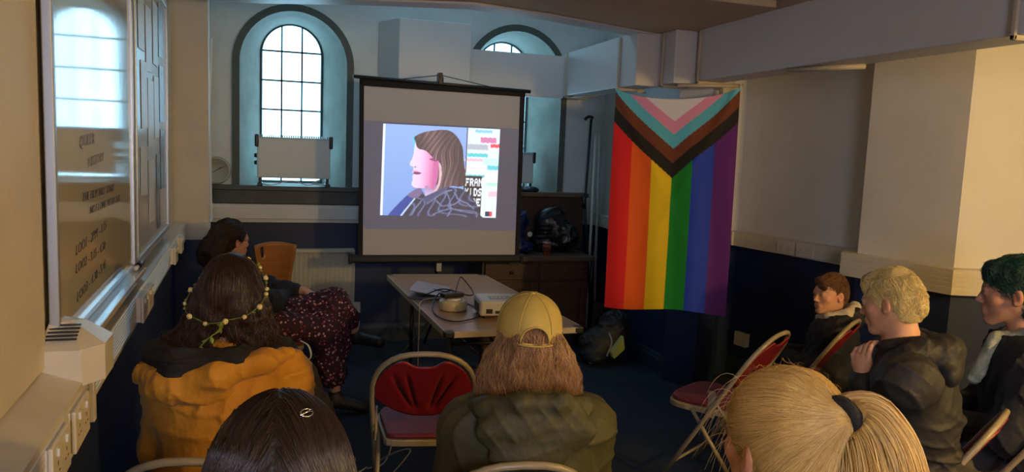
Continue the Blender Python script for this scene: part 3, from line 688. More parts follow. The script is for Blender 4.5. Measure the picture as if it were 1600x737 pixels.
def mesh_sdf(fn, lo, hi, h, B=8):
    lo = np.array(lo, float); hi = np.array(hi, float)
    nb = np.ceil((hi-lo)/(h*B)).astype(int); NC = nb*B+2
    g = np.stack(np.meshgrid(*[np.arange(n) for n in nb], indexing='ij'), -1).reshape(-1, 3)
    cen = lo+(g+.5)*h*B; d = np.concatenate([fn(c) for c in np.array_split(cen, max(1, len(cen)//100000+1))])
    g = g[np.abs(d) < h*B*1.35]
    loc = np.stack(np.meshgrid(*[np.arange(B+1)]*3, indexing='ij'), -1).reshape(-1, 3)
    keys = []; pos = []; quads = []
    offs = np.array([(i,j,k) for i in (0,1) for j in (0,1) for k in (0,1)])
    key = lambda c: (c[..., 0]*NC[1]+c[..., 1])*NC[2]+c[..., 2]
    edges = [(a, b) for a in range(8) for b in range(a+1, 8) if np.abs(offs[a]-offs[b]).sum() == 1]
    for gc in np.array_split(g, max(1, len(g)//300+1)):
        if not len(gc): continue
        idx = gc[:, None]*B+loc[None]; V = fn((lo+idx*h).reshape(-1, 3)).reshape(len(gc), B+1, B+1, B+1)
        C = np.stack([V[:, o[0]:B+o[0], o[1]:B+o[1], o[2]:B+o[2]] for o in offs], -1); neg = C < 0
        act = neg.any(-1) & ~neg.all(-1); b, i, j, k = np.nonzero(act); cv = C[b, i, j, k]
        cid = gc[b]*B+np.stack([i, j, k], 1); acc = np.zeros((len(b), 3)); cnt = np.zeros(len(b))
        for (u, w) in edges:
            a0, a1 = cv[:, u], cv[:, w]; m = (a0 < 0) != (a1 < 0); t = np.where(m, a0/np.where(m, a0-a1, 1), 0)
            acc += m[:, None]*(offs[u]+(offs[w]-offs[u])*t[:, None]); cnt += m
        keys.append(key(cid)); pos.append(lo+(cid+acc/cnt[:, None])*h)
        S = V < 0
        for ax in range(3):
            s0 = S[:, :B, :B, :B]; sl = [slice(0, B)]*3; sl[ax] = slice(1, B+1); s1 = S[(slice(None),)+tuple(sl)]
            b, i, j, k = np.nonzero(s0 != s1); pid = gc[b]*B+np.stack([i, j, k], 1); fl = s0[b, i, j, k]
            e1 = np.zeros(3, int); e2 = np.zeros(3, int); e1[(ax+1) % 3] = 1; e2[(ax+2) % 3] = 1
            ok = (pid[:, (ax+1) % 3] > 0) & (pid[:, (ax+2) % 3] > 0)
            q = np.stack([key(pid-e1-e2), key(pid-e2), key(pid), key(pid-e1)], 1)
            q[~fl] = q[~fl][:, ::-1]; quads.append(q[ok])
    K = np.concatenate(keys); Pz = np.concatenate(pos); o = np.argsort(K); K = K[o]; Pz = Pz[o]; Q = np.concatenate(quads)
    s = np.clip(np.searchsorted(K, Q), 0, len(K)-1); ok = (K[s] == Q).all(1); return Pz, s[ok]
def grad(fn, P, e=.002):
    k = np.array([(1,-1,-1),(-1,-1,1),(-1,1,-1),(1,1,1)], float); g = sum(k[i]*fn(P+e*k[i])[:, None] for i in range(4))
    return g/(np.linalg.norm(g, axis=1, keepdims=True)+1e-9)
def tubes(paths, rad, taper=True):               # paths (n, m, 3) -> three-sided strands
    n, m, _ = paths.shape; t = np.gradient(paths, axis=1); t /= np.linalg.norm(t, axis=2, keepdims=True)+1e-9
    ref = np.array([.31, .52, .8]); u = np.cross(t, ref); u /= np.linalg.norm(u, axis=2, keepdims=True)+1e-9; w = np.cross(t, u)
    r = np.broadcast_to(np.asarray(rad).reshape(-1, 1), (n, m)).copy()
    if taper: r = r*np.linspace(1, .35, m)[None]
    vs = np.stack([paths+r[..., None]*(math.cos(a)*u+math.sin(a)*w) for a in (0, 2.094, 4.189)], 2)   # n,m,3,3
    id_ = np.arange(n*m*3).reshape(n, m, 3); f = []
    for k in range(3):
        a, b = id_[:, :-1, k], id_[:, :-1, (k+1) % 3]; c, d = id_[:, 1:, (k+1) % 3], id_[:, 1:, k]; f.append(np.stack([a, b, c, d], -1).reshape(-1, 4))
    return vs.reshape(-1, 3), np.concatenate(f)
def grow(fn, roots, dirf, n=12, step=.012, off=.002, noise=.2, lift=0, seed=1, keep=None, curl=0, curlf=60):
    r = np.random.default_rng(seed); P = roots.copy(); out = [P.copy()]; jit = r.normal(0, noise, P.shape); ph = r.uniform(0, 6.28, len(P)); o = off*r.uniform(.3, 1.6, len(P))
    T = None
    for i in range(n):
        D = dirf(P, i)+jit
        if i % 3 == 2: jit = .7*jit+r.normal(0, noise*.5, P.shape)
        g = grad(fn, P); D = D-g*(D*g).sum(1, keepdims=True)
        D /= np.linalg.norm(D, axis=1, keepdims=True)+1e-9
        if T is not None: D = .5*D+.5*T; D /= np.linalg.norm(D, axis=1, keepdims=True)+1e-9
        T = D
        if curl:
            s = np.cross(g, D); P2 = P+D*step+s*(curl*np.sin(ph+i*step*curlf))[:, None]
        else: P2 = P+D*step
        d = fn(P2); target = o+lift*(i/n)**2*r.uniform(0, 1, len(P)); P = P2-g*(d-target)[:, None]; out.append(P.copy())
    return np.stack(out, 1)
def surf_pts(V, Fq, n, seed, mask=None):
    r = np.random.default_rng(seed); c = V[Fq].mean(1)
    if mask is not None: c = c[mask(c)]
    return c[r.integers(0, len(c), n)]+r.normal(0, .0015, (n, 3))
def rot(yaw, pitch=0, roll=0):                    # yaw degrees to the right of +Y, pitch down positive, roll to the right positive
    a, b, c = map(math.radians, (-yaw, -pitch, roll))
    Rz = np.array([[math.cos(a), -math.sin(a), 0], [math.sin(a), math.cos(a), 0], [0, 0, 1]])
    Rx = np.array([[1, 0, 0], [0, math.cos(b), -math.sin(b)], [0, math.sin(b), math.cos(b)]])
    Ry = np.array([[math.cos(c), 0, math.sin(c)], [0, 1, 0], [-math.sin(c), 0, math.cos(c)]])
    return Rz@Rx@Ry
# ---------------------------------------------------------------- anatomy
def head_prims(thin=1.0, old=0):
    P = [ell((0,-.014,.028),(.074,.094,.086)), ell((0,.030,.0),(.062,.062,.085),.03), ell((0,.045,-.05),(.050,.045,.055),.03),
         cap((.044,-.005,-.055),(.012,.070,-.105),.022,.016,.03), cap((-.044,-.005,-.055),(-.012,.070,-.105),.022,.016,.03),
         ell((0,.078,-.106),(.019,.016,.015),.015),
         ell((.040,.058,-.028),(.022,.02,.018),.02), ell((-.040,.058,-.028),(.022,.02,.018),.02),
         cap((-.034,.084,.014),(.034,.084,.014),.010,None,.018),
         cap((-.038,-.045,-.04),(.038,-.045,-.04),.03,None,.04)]
    for s in (-1, 1): P.append(ell((s*.031,.104,-.004),(.017,.014,.011),.014, op='-'))
    P += [cap((0,.090,.004),(0,.112,-.034),.0065,.0095,.010), ell((.010,.100,-.039),(.008,.010,.007),.006), ell((-.010,.100,-.039),(.008,.010,.007),.006),
          ell((0,.088,-.070),(.026,.014,.018),.014), cap((-.017,.094,-.063),(.017,.094,-.063),.0045,None,.006), cap((-.014,.093,-.074),(.014,.093,-.074),.0055,None,.006),
          cap((-.020,.103,-.068),(.020,.103,-.068),.0022,None,.004, op='-')]
    for s in (-1, 1):
        P += [ell((s*.031,.082,-.003),(.0125,.0125,.0125),.004), cap((s*.019,.093,.0055),(s*.043,.088,.004),.0035,None,.004)]
        Re = rot(s*18)
        P += [ell((s*.079,-.012,-.012),(.010,.018,.031),.006,R=rot(-s*22,0,0)), ell((s*.086,-.004,-.010),(.006,.009,.018),.004,R=rot(-s*22),op='-'),
              ell((s*.080,-.004,-.034),(.006,.009,.010),.006)]
    return P
def hand_prims(W, E, palm_n, side, curl=.6, s=1.0):
    """W wrist, E direction of the palm, palm_n normal out of the palm face, side +1 thumb towards cross(E,n)"""
    E = np.asarray(E, float)/np.linalg.norm(E); n = np.asarray(palm_n, float); n = n-E*n.dot(E); n /= np.linalg.norm(n); t = np.cross(E, n)*side
    P = [ell(W+E*.045*s,(.040*s,.046*s,.016*s),.012,R=np.array([t,E,n]).T), cap(W,W+E*.03*s,.024*s,.026*s,.02)]
    for i, (o, L) in enumerate(((.029,.075),(.010,.084),(-.010,.078),(-.029,.062))):
        b = W+E*.082*s+t*o*s; a = curl*(1+.12*i); p = b; ang = a*.5
        P.append(cap(b-E*.03*s, b, .0095*s, .0095*s, .008))
        for j, fr in enumerate((.45,.32,.25)):
            ang += a*(.55 if j else .35); d = E*math.cos(ang)+n*math.sin(ang); q = p+d*L*fr*s; P.append(cap(p, q, (.0093-.0008*j)*s, (.0085-.0008*j)*s, .003)); p = q
    b = W+E*.025*s+t*.03*s; d1 = E*.6+t*.65+n*.35; d1 /= np.linalg.norm(d1); q = b+d1*.036*s; d2 = E*.8+t*.2+n*.6; d2 /= np.linalg.norm(d2)
    P += [cap(b, q, .013*s, .011*s, .012), cap(q, q+d2*.030*s, .0105*s, .009*s, .004)]
    return P
M_skin = mat('skin', (.5,.28,.19,1), .5, attr='Col', noise=.06, nscale=30, bump=.06, bscale=250, bdist=.002)
def body(name, label, Hc, hyaw, pitch=0, roll=0, s=1.0, byaw=None, lean=.05, hs=1.0, skin=(.64,.36,.235), lips=(.48,.18,.15), res=.005,
         arms=None, seat_z=.46, side_lean=0, legs=None, neck_dn=.19, sh_w=.165, sh_dn=.075, group=None, knees=None):
    byaw = hyaw if byaw is None else byaw
    Hc = np.array(Hc, float); RH = rot(hyaw, pitch, roll); RB = rot(byaw); fw = RB@A(0,1,0); rt = RB@A(1,0,0); up = A(0,0,1)
    Nb = Hc-up*(neck_dn*s)-(RH@A(0,1,0))*.02*s-fw*.035*s
    pel = A(Nb[0], Nb[1], 0)-fw*lean+rt*side_lean+up*(seat_z+.10*s)
    J = dict(Hc=Hc, RH=RH, RB=RB, fw=fw, rt=rt, Nb=Nb, pel=pel, s=s, hs=hs)
    for i, sd in ((0,-1),(1,1)):
        J['sh%d'%i] = Nb+rt*sd*sh_w*s-up*sh_dn*s
        J['hip%d'%i] = pel+rt*sd*.085*s-up*.02
        a = (arms or {}).get(i)
        if a: J['el%d'%i], J['wr%d'%i] = A(*a[0]), A(*a[1]); J['hd%d'%i] = a[2] if len(a) > 2 else None
        else:
            J['el%d'%i] = J['sh%d'%i]+rt*sd*.05*s+fw*.07*s-up*.25*s; J['wr%d'%i] = pel+rt*sd*.07*s+fw*.28*s+up*.10*s; J['hd%d'%i] = None
        kn = pel+fw*.43*s+rt*sd*.11*s; kn[2] = seat_z+.06*s; J['kn%d'%i] = kn
        an = A(kn[0], kn[1], .09)+fw*.02; J['an%d'%i] = an
    if legs: J.update(legs)
    hp = xf(head_prims(), RH, Hc, s*hs)
    P = hp+[cap(Hc+RH@A(0,-.022,-.05)*s*hs, Nb+up*.01, .050*s, .056*s, .03),
         cap(J['sh0'], J['sh1'], .055*s, .055*s, .05), cap(Nb+up*-.02, J['sh0'], .05*s,.045*s,.05), cap(Nb-up*.02, J['sh1'], .05*s,.045*s,.05)]
    mid = pel*.45+Nb*.55; ch = pel*.3+Nb*.7-up*.02
    P += [ell(ch, (.155*s,.105*s,.17*s), .05, R=RB), ell(mid, (.14*s,.10*s,.16*s), .06, R=RB), ell(pel, (.17*s,.125*s,.12*s), .05, R=RB)]
    for i in (0,1):
        P += [cap(J['sh%d'%i], J['el%d'%i], .046*s, .038*s, .03), cap(J['el%d'%i], J['wr%d'%i], .037*s, .024*s, .015),
              cap(J['hip%d'%i], J['kn%d'%i], .078*s, .052*s, .03), cap(J['kn%d'%i], J['an%d'%i], .05*s, .033*s, .02)]
        ft = J.get('ft%d'%i); 
        if ft is None: ft = J['an%d'%i]+fw*.15*s-up*.04; J['ft%d'%i] = ft
        P += [cap(J['an%d'%i]-up*.03, ft, .035*s, .028*s, .02)]
        hd = J['hd%d'%i]
        if hd is None:
            e = fw*.8-rt*(1 if i else -1)*.35-up*.25; P += hand_prims(J['wr%d'%i], e, -up, 1 if i else -1, .5, s*.95)
        else: P += hand_prims(J['wr%d'%i], hd[0], hd[1], hd[2], hd[3], s*.97)
    fn = sdf(P); pts = np.array([J[k] for k in J if k[:2] in ('sh','el','wr','kn','an','hi','ft')]+[pel, Nb, Hc])
    lo = pts.min(0)-.19; hi = pts.max(0)+.19; lo[2] = max(lo[2], -.01)
    V, Q = mesh_sdf(fn, lo, hi, res)
    root = empty(name, (pel[0], pel[1], 0), label, 'person', group=group)
    o = mesh_obj('body', V, Q, M_skin, root, smooth=True, world=True)
    L = (V-Hc)@RH/(s*hs); x, y, z = L.T
    C = np.tile(np.array(skin), (len(V), 1)); head = (np.abs(z) < .14)&(np.abs(x) < .1)&(np.abs(y) < .14)
    def blend(mk, col, a=1.0): m = (np.clip(mk, 0, 1)*a*head)[:, None]; C[:] = C*(1-m)+np.array(col)*m
    blend(1.5-np.hypot(x/.022, (z+.0685)/.009)*1.3-(y < .07)*9, lips, .8)
    for sd in (-1,1):
        blend(1.6-np.hypot((x-sd*.031)/.02, (z-.021-.0)/.0045)*1.1-(y < .06)*9, np.array(skin)*.30, .8)      # brows
        blend(1.4-np.hypot((x-sd*.031)/.015, (z-.0035)/.0035)*1.2-(y < .07)*9, np.array(skin)*.2, .8)          # lash line
        blend(1.3-np.hypot((x-sd*.045)/.02, (z+.03)/.018)-(y < .04)*9, np.array(skin)*A(1.1,.8,.75), .5)
        blend(1.2-np.hypot(np.hypot((x-sd*.080)/.02, (z+.012)/.035), 0), np.array(skin)*A(1.12,.78,.7), .6)
    set_col(o.data, C)
    Mw = mat('eye_white', (.42,.38,.34,1), .25)
    for sd in (-1,1):
        c = Hc+RH@A(sd*.031,.0845,-.0035)*s*hs
        mb = MB(); mb.ell(c, (.0122*s*hs,.0116*s*hs,.0052*s*hs), R=RH, seg=14, rings=10); e = mb.build('eye', Mw, root, smooth=True, world=True)
        mb = MB(); mb.ell(c+RH@A(-.001*sd,.0085,0)*s*hs, (.0052*s*hs,.004*s*hs,.0046*s*hs), R=RH, seg=12, rings=8)
        ir = mb.build('iris', mat('iris', (.04,.025,.015,1), .15), None, smooth=True); ir.data.transform(XF[root.name].inverted()); ir.parent = e
    J['fn'] = fn; J['root'] = root; return J
def garment(name, J, prims, m, lo, hi, res=.007, fold=.006, fs=1.0, seed=0, label=None, cut=None):
    base = sdf(prims)
    def fn(P):
        d = base(P)-(fold*folds(P, fs, seed) if fold else 0)
        if cut is not None: d = np.maximum(d, cut(P))
        return d
    V, Q = mesh_sdf(fn, lo, hi, res); o = mesh_obj(name, V, Q, m, J['root'], smooth=True, world=True, label=label); J['g_'+name] = fn
    return o, V, Q
def jacket(J, m, t=.022, hood=True, seed=0, fold=.009, collar=.0, bulk=1.0, extra=None, res=.007, zmin=None, name='jacket', label=None, sleeve=1.0):
    s = J['s']; up = A(0,0,1); Nb, pel, fw, rt, RB = J['Nb'], J['pel'], J['fw'], J['rt'], J['RB']
    ch = pel*.3+Nb*.7-up*.03; mid = pel*.5+Nb*.5
    P = [cap(J['sh0']+up*.0, J['sh1'], (.058+t)*s, (.058+t)*s, .05), cap(Nb-up*.03-fw*.01, J['sh0'], (.052+t)*s, (.05+t)*s, .05), cap(Nb-up*.03-fw*.01, J['sh1'], (.052+t)*s, (.05+t)*s, .05),
         ell(ch, ((.16+t)*s*bulk,(.112+t)*s,.19*s), .06, R=RB), ell(mid, ((.155+t)*s*bulk,(.115+t)*s,.19*s), .07, R=RB), ell(pel+up*.03, ((.185+t)*s*bulk,(.145+t)*s,.15*s), .06, R=RB)]
    for i in (0,1):
        w2 = J['wr%d'%i]*sleeve+J['el%d'%i]*(1-sleeve); e = J['el%d'%i]; d = (w2-e); w2 = e+d*.97
        P += [cap(J['sh%d'%i], e, (.052+t)*s, (.044+t)*s, .04), cap(e, w2, (.042+t)*s, (.030+t*.8)*s, .03)]
    if extra: P += extra
    # neck opening
    P.append(cap(Nb+up*.0+fw*.02, Nb+up*.2+fw*.05, .055*s, .075*s, .01, op='-'))
    pts = np.array([J['sh0'],J['sh1'],J['el0'],J['el1'],J['wr0'],J['wr1'],pel,Nb]); lo = pts.min(0)-.22; hi = pts.max(0)+.25; lo[2] = max(lo[2], .36)
    return garment(name, J, P, m, lo, hi, res, fold*s, 1.0, seed, label)
def trousers(J, m, seed=3, name='trousers', t=.014, label=None):
    s = J['s']; P = [ell(J['pel'], ((.175+t)*s,(.135+t)*s,.12*s), .05, R=J['RB'])]
    for i in (0,1): P += [cap(J['hip%d'%i], J['kn%d'%i], (.082+t)*s, (.058+t)*s, .04), cap(J['kn%d'%i], J['an%d'%i]+A(0,0,.0), (.055+t)*s, (.045+t)*s, .03)]
    pts = np.array([J[k] for k in ('pel','hip0','hip1','kn0','kn1','an0','an1')]); lo = pts.min(0)-.15; hi = pts.max(0)+.16; lo[2] = .03
    return garment(name, J, P, m, lo, hi, .009, .006, 1, seed, label)
def shoes(J, m):
    for i in (0,1):
        a, f_ = J['an%d'%i], J['ft%d'%i]; d = f_-a; P = [cap(a-A(0,0,.035)-d*.2, f_+d*.15, .041, .036, .01), cap(a, a-A(0,0,.03), .042, .044, .02)]
        lo = np.minimum(a, f_)-.12; hi = np.maximum(a, f_)+.12; lo[2] = max(lo[2], .0)
        V, Q = mesh_sdf(sdf(P), lo, hi, .008); mesh_obj('shoe', V, Q, m, J['root'], smooth=True, world=True)
def hair(J, prims, mbase, mstr, n, dirf, steps=12, step=.012, off=.003, noise=.2, seed=1, rad=.0009, lift=0, curl=0, curlf=60, res=.005, mask=None, world_prims=None, disp=None, label=None, rootmask=None, name='hair'):
    P = xf(prims, J['RH'], J['Hc'], J['s']*J['hs'])+(world_prims or [])
    f0 = sdf(P)
    fn = (lambda Q: f0(Q)-disp(Q)) if disp is not None else f0
    lo = np.full(3, 9.); hi = np.full(3, -9.)
    for p in P:
        if p['op'] != '+': continue
        for c, r in (((p['a'], max(p['r1'],p['r2'])), (p['b'], max(p['r1'],p['r2']))) if p['t'] == 'c' else ((p['c'], p['r'].max()),)): lo = np.minimum(lo, c-r-.03); hi = np.maximum(hi, c+r+.03)
    V, Q = mesh_sdf(fn, lo, hi, res)
    o = mesh_obj(name, V, Q, mbase, J['root'], smooth=True, world=True, label=label)
    R, H, ss = J['RH'], J['Hc'], J['s']*J['hs']
    rp = surf_pts(V, Q, n, seed, (lambda c: rootmask((c-H)@R/ss)) if rootmask else None)
    D = lambda W, i: dirf((W-H)@R/ss, i)@R.T
    st = grow(fn, rp, D, steps, step, off, noise, lift, seed, curl=curl, curlf=curlf)
    v, f = tubes(st, rng.uniform(.6, 1.3, n)*rad)
    mesh_obj('hair_strands', v, f, mstr, None, smooth=True)
    so = bpy.context.scene.collection.objects[-1]; so.data.transform(XF[J['root'].name].inverted()); so.parent = o; so['kind'] = 'stuff'
    J['hairfn'] = fn
    return o, fn

def BJ(J, x, y, z): return J['Nb']+(J['rt']*x+J['fw']*y+A(0,0,1)*z)
def chain(J, pts, r, k=.02): 
    q = [BJ(J,*p) for p in pts]; rs = r if hasattr(r,'__len__') else [r]*len(q); return [cap(q[i], q[i+1], rs[i], rs[i+1], k) for i in range(len(q)-1)]
# ================================================================= folding chairs
M_frame = mat('chair_enamel', (.36,.30,.19,1), .35, spec=.6, noise=.1, nscale=20)
M_red = mat('red_vinyl', (.24,.014,.018,1), .32, spec=.5, bump=.05, bscale=120, bdist=.002)
M_seat = mat('burgundy_pad', (.17,.018,.035,1), .6, bump=.1, bscale=160, bdist=.002)
def chair_parts(root):
    mb = MB(); z = lambda t: t
    def pl(x, h):                                  # point in the slanted plane of the back at height h
        return A(x, .22-.50*(h/.83), h)
    path = [pl(-.205,.012), pl(-.205,.3), pl(-.212,.52), pl(-.214,.60)]
    for k in range(1, 16):
        a = math.pi*k/16; c = math.cos(a); sn = math.sin(a)
        path.append(pl(-.214*np.sign(c)*abs(c)**.8, .62+.21*sn**.85))
    path += [pl(.214,.60), pl(.212,.52), pl(.205,.3), pl(.205,.012)]
    mb.tube(path, .0115, 8); mb.build('frame', M_frame, root, smooth=True)
    # back panel: a rounded shield with fanned grooves and a grip cut-out
    nx, ny = 48, 30; V = []; idx = {}; Fc = []; mi = []
    def top(x): return .62+.195*max(0, 1-(abs(x)/.205)**2.3)**.5-.042*math.exp(-(x/.066)**4)
    def bot(x): return .52+.095*(abs(x)/.205)**2.2
    for j in range(ny+1):
        for i in range(nx+1):
            x = -.2+.4*i/nx; t = j/ny; h = bot(x)*(1-t)+top(x)*t
            p = pl(x, h); bow = -.022*(1-(x/.2)**2)
            g = 0
            for s in (-1, 1):
                for a0, a1, w in ((.025,.075,.007),(.04,.135,.008)):
                    th = (h-.545)/(.20); xc = s*(a0+(a1-a0)*th)
                    if 0 < th < 1: g = max(g, math.exp(-((x-xc)/w)**2)*min(1, th*8, (1-th)*8))
            V.append(p+A(0, bow+.012*g, 0)); idx[i,j] = len(V)-1
    for j in range(ny):
        for i in range(nx):
            x = -.2+.4*(i+.5)/nx; t = (j+.5)/ny; h = bot(x)*(1-t)+top(x)*t
            Fc.append((idx[i,j], idx[i+1,j], idx[i+1,j+1], idx[i,j+1]))
    o = mesh_obj('backrest', V, Fc, M_red, root, smooth=True)
    sd = o.modifiers.new('thick', 'SOLIDIFY'); sd.thickness = .008; sd.offset = 0
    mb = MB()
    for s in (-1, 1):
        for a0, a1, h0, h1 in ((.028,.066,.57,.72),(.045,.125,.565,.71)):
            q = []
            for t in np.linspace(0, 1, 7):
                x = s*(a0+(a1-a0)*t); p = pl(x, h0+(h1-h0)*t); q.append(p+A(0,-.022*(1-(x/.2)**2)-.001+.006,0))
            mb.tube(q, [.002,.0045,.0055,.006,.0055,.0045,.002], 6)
    mb.build('backrest_slot_shade', mat('slot_shade_dark', (.012,.004,.005,1), .6), root, smooth=True)  # dark strips laid in the grooves to paint their shade
    # seat pan and pad
    def seat_poly(k):
        pts = []; w0, w1 = .20*k, .165*k
        for a in range(0, 181, 15):
            r = math.radians(a); pts.append((w0*abs(math.cos(r))**.5*np.sign(math.cos(r)), .10+.125*k*math.sin(r)**.7))
        for a in range(180, 361, 20):
            r = math.radians(a); pts.append((w1*abs(math.cos(r))**.4*np.sign(math.cos(r)), -.12+.06*k*-abs(math.sin(r))**.6))
        return pts
    mb = MB(); mb.prism(seat_poly(1.0), .405, .435); mb.build('seat_pan', M_frame, root, bev=.006)
    mb = MB(); mb.prism(seat_poly(.94), .435, .458); mb.build('seat', M_seat, root, bev=.012)
    for s in (-1, 1):
        mb = MB(); mb.tube([(s*.188,.07,.42),(s*.188,-.02,.30),(s*.188,-.25,.012)], .0105, 8); mb.build('rear_leg', M_frame, root, smooth=True)
        mb = MB(); mb.tube([(s*.196,-.04,.50),(s*.196,-.12,.41)], .006, 6); mb.box((s*.196-.004,-.055,.40),(s*.196+.004,-.02,.53)); mb.build('hinge_bracket', M_frame, root)
    mb = MB(); mb.tube([(-.188,-.19,.11),(.188,-.19,.11)], .008, 6); mb.tube([(-.205,.15,.12),(.205,.15,.12)], .008, 6); mb.build('stretcher', M_frame, root, smooth=True)
def fwd(y): return A(math.sin(math.radians(y)), math.cos(math.radians(y)), 0)
chair0 = None
def chair(rim=None, yaw=0, label='', base=None):
    global chair0
    b = A(*base, 0) if base is not None else A(rim[0], rim[1], 0)+fwd(yaw)*.28
    if chair0 is None:
        chair0 = empty('folding_chair', (0,0,0), label, 'chair', group='red folding chairs'); chair_parts(chair0); r = chair0
    else:
        r = chair0.copy(); COL.objects.link(r); r['label'] = label
        for ch in list(chair0.children):
            c = ch.copy(); COL.objects.link(c); c.parent = r
    r.location = [float(c) for c in b]; r.rotation_euler = (0,0,-math.radians(yaw)); return r
chair((.611,2.957), 10, 'empty red folding chair in front of the table, facing the screen')
chair((2.356,3.042), -32, 'empty red folding chair on the right, seen from its side behind the blonde ponytail')
chair((2.95,3.221), -34, 'red folding chair the boy in the dark coat sits on')
chair((2.385,1.891), -32, 'red folding chair under the man with bleached hair, cut by the bottom edge')
chair((2.84,1.99), -32, 'red folding chair of the woman with dark green hair at the right edge')
chair((.651,1.842), 8, 'folding chair behind the person in the yellow cap, only its cream top rail visible')
chair((-.19,2.05), 10, 'folding chair of the person in the mustard jacket, only its cream top rail visible')
chair(None, 72, 'red folding chair holding the woman in the floral skirt by the left wall', base=(-.02,4.78))
# wooden chair with a curved orange back
M_ply = mat('orange_plywood', (.42,.17,.045,1), .35, noise=.2, nscale=5, stretch=(1,1,8))
wc = empty('wooden_chair', (.06,5.80,0), 'orange plywood chair back rising behind the seated woman, in front of the radiator', 'chair', rz=math.radians(8))
V = []; Fc = []
for j in range(13):
    for i in range(15):
        t = j/12; w = .10+.045*t; u = -1+2*i/14; zt = .60+(.32)*t-.02*u*u*t; V.append((w*u, -.03*(t)+.05*u*u*-1, zt))
for j in range(12):
    for i in range(14):
        if 8 <= j <= 10 and i == 2: continue
        a = j*15+i; Fc.append((a, a+1, a+16, a+15))
o = mesh_obj('backrest', V, Fc, M_ply, wc, smooth=True); s_ = o.modifiers.new('t', 'SOLIDIFY'); s_.thickness = .012
mb = MB(); mb.prism([(-.2,.02),(.2,.02),(.21,.38),(.15,.42),(-.15,.42),(-.21,.38)], .435, .452); mb.build('seat', M_ply, wc, bev=.008)
for sx in (-1,1):
    for y0, y1 in ((.05,-.02),(.36,.42)):
        mb = MB(); mb.tube([(sx*.16,y0,.435),(sx*.19,y1,.01)], .011, 8); mb.build('leg', M_blackm, wc, smooth=True)
    mb = MB(); mb.tube([(sx*.10,.03,.44),(sx*.08,.0,.66)], .010, 8); mb.build('back_post', M_blackm, wc, smooth=True)
# ================================================================= table and what lies on it
NL, FL, FR, NR = (.858,3.669), (.817,5.389), (1.513,5.341), (1.594,3.676)
tb = empty('folding_table', (1.2,4.52,0), 'long beech folding table with cream edge trim in front of the screen', 'table')
M_top = mat('beech_laminate', (.42,.25,.14,1), .28, spec=.6, noise=.2, nscale=4, stretch=(1,6,1))
mb = MB(); mb.prism([NL,NR,FR,FL], .712, .738); mb.build('tabletop', M_top, tb, world=True, bev=.003)
mb = MB(); P4 = [A(*NL),A(*NR),A(*FR),A(*FL)]
for i in range(4):
    a, b = P4[i], P4[(i+1)%4]; d = (b-a)/np.linalg.norm(b-a); n = A(d[1],-d[0])*.006; a = a+d*.04; b = b-d*.03
    mb.prism([tuple(a-n*.2),tuple(a+n),tuple(b+n),tuple(b-n*.2)], .708, .7385)
mb.build('edge_trim', mat('edge_trim', (.50,.44,.33,1), .4), tb, world=True)
for p, (sx, sy) in zip(P4, ((1,1),(-1,1),(-1,-1),(1,-1))):
    mb = MB(); mb.box((min(0,sx*.045)-.007 if sx>0 else -.045, -.007 if sy>0 else -.045, .706),(.045 if sx>0 else .007, .045 if sy>0 else .007, .7395), c=(p[0],p[1],0)); mb.build('corner_cap', M_black, tb, world=True, bev=.006)
for y in (3.95, 5.1):
    for x in (.95, 1.45):
        mb = MB(); mb.tube([(x,y,.71),(x,y,.03)], .0125, 8); mb.tube([(x,y,.03),(x,y,.0)], .017, 8); mb.build('leg', M_blackm, tb, world=True, smooth=True)
    mb = MB(); mb.tube([(.95,y,.12),(1.45,y,.12)], .010, 8); mb.tube([(.95,y,.60),(1.45,y,.60)], .010, 8); mb.build('stretcher', M_blackm, tb, world=True, smooth=True)
mb = MB(); mb.tube([(1.2,3.95,.58),(1.2,4.4,.71)], .008, 6); mb.tube([(1.2,5.1,.58),(1.2,4.65,.71)], .008, 6); mb.build('brace', M_blackm, tb, world=True)
ZT_ = .739
# projector
M_proj = mat('projector_plastic', (.50,.50,.48,1), .4)
pj = empty('projector', (1.265,4.02,ZT_), 'grey-white video projector on the near half of the table, half behind the yellow cap', 'projector', rz=math.radians(-6))
mb = MB(); mb.box((-.155,-.115,.014),(.155,.115,.098)); mb.build('body', M_proj, pj, bev=.014)
mb = MB(); mb.box((-.09,-.06,.098),(.03,.02,.1)); mb.build('control_panel', mat('panel_grey', (.25,.26,.27,1), .4), pj)
mb = MB()
for k in range(4): mb.box((-.08+.022*k,-.03,.1),(-.068+.022*k,-.02,.103))
mb.build('button', M_white, pj)
mb = MB(); mb.lathe([(0,0),(.034,0),(.034,.02),(.026,.02),(.02,.012),(0,.012)], c=(.08,.113,.055), axis=(0,1,0)); mb.build('lens', M_black, pj, smooth=True)
mb = MB()
for k in range(5): mb.box((-.157,-.08+.03*k,.03),(-.153,-.065+.03*k,.075))
mb.build('side_vent', M_black, pj)
for q in ((-.12,-.085,.055),(-.07,-.045,.045)): MB().box((q[0],-.117,.03),(q[1],-.113,q[2])).build('port', M_black, pj)
for sx in (-1,1):
    mb = MB(); mb.lathe([(.012,0),(.012,.015),(.008,.016)], c=(sx*.12,-.08,0), seg=12); mb.build('foot', M_black, pj)
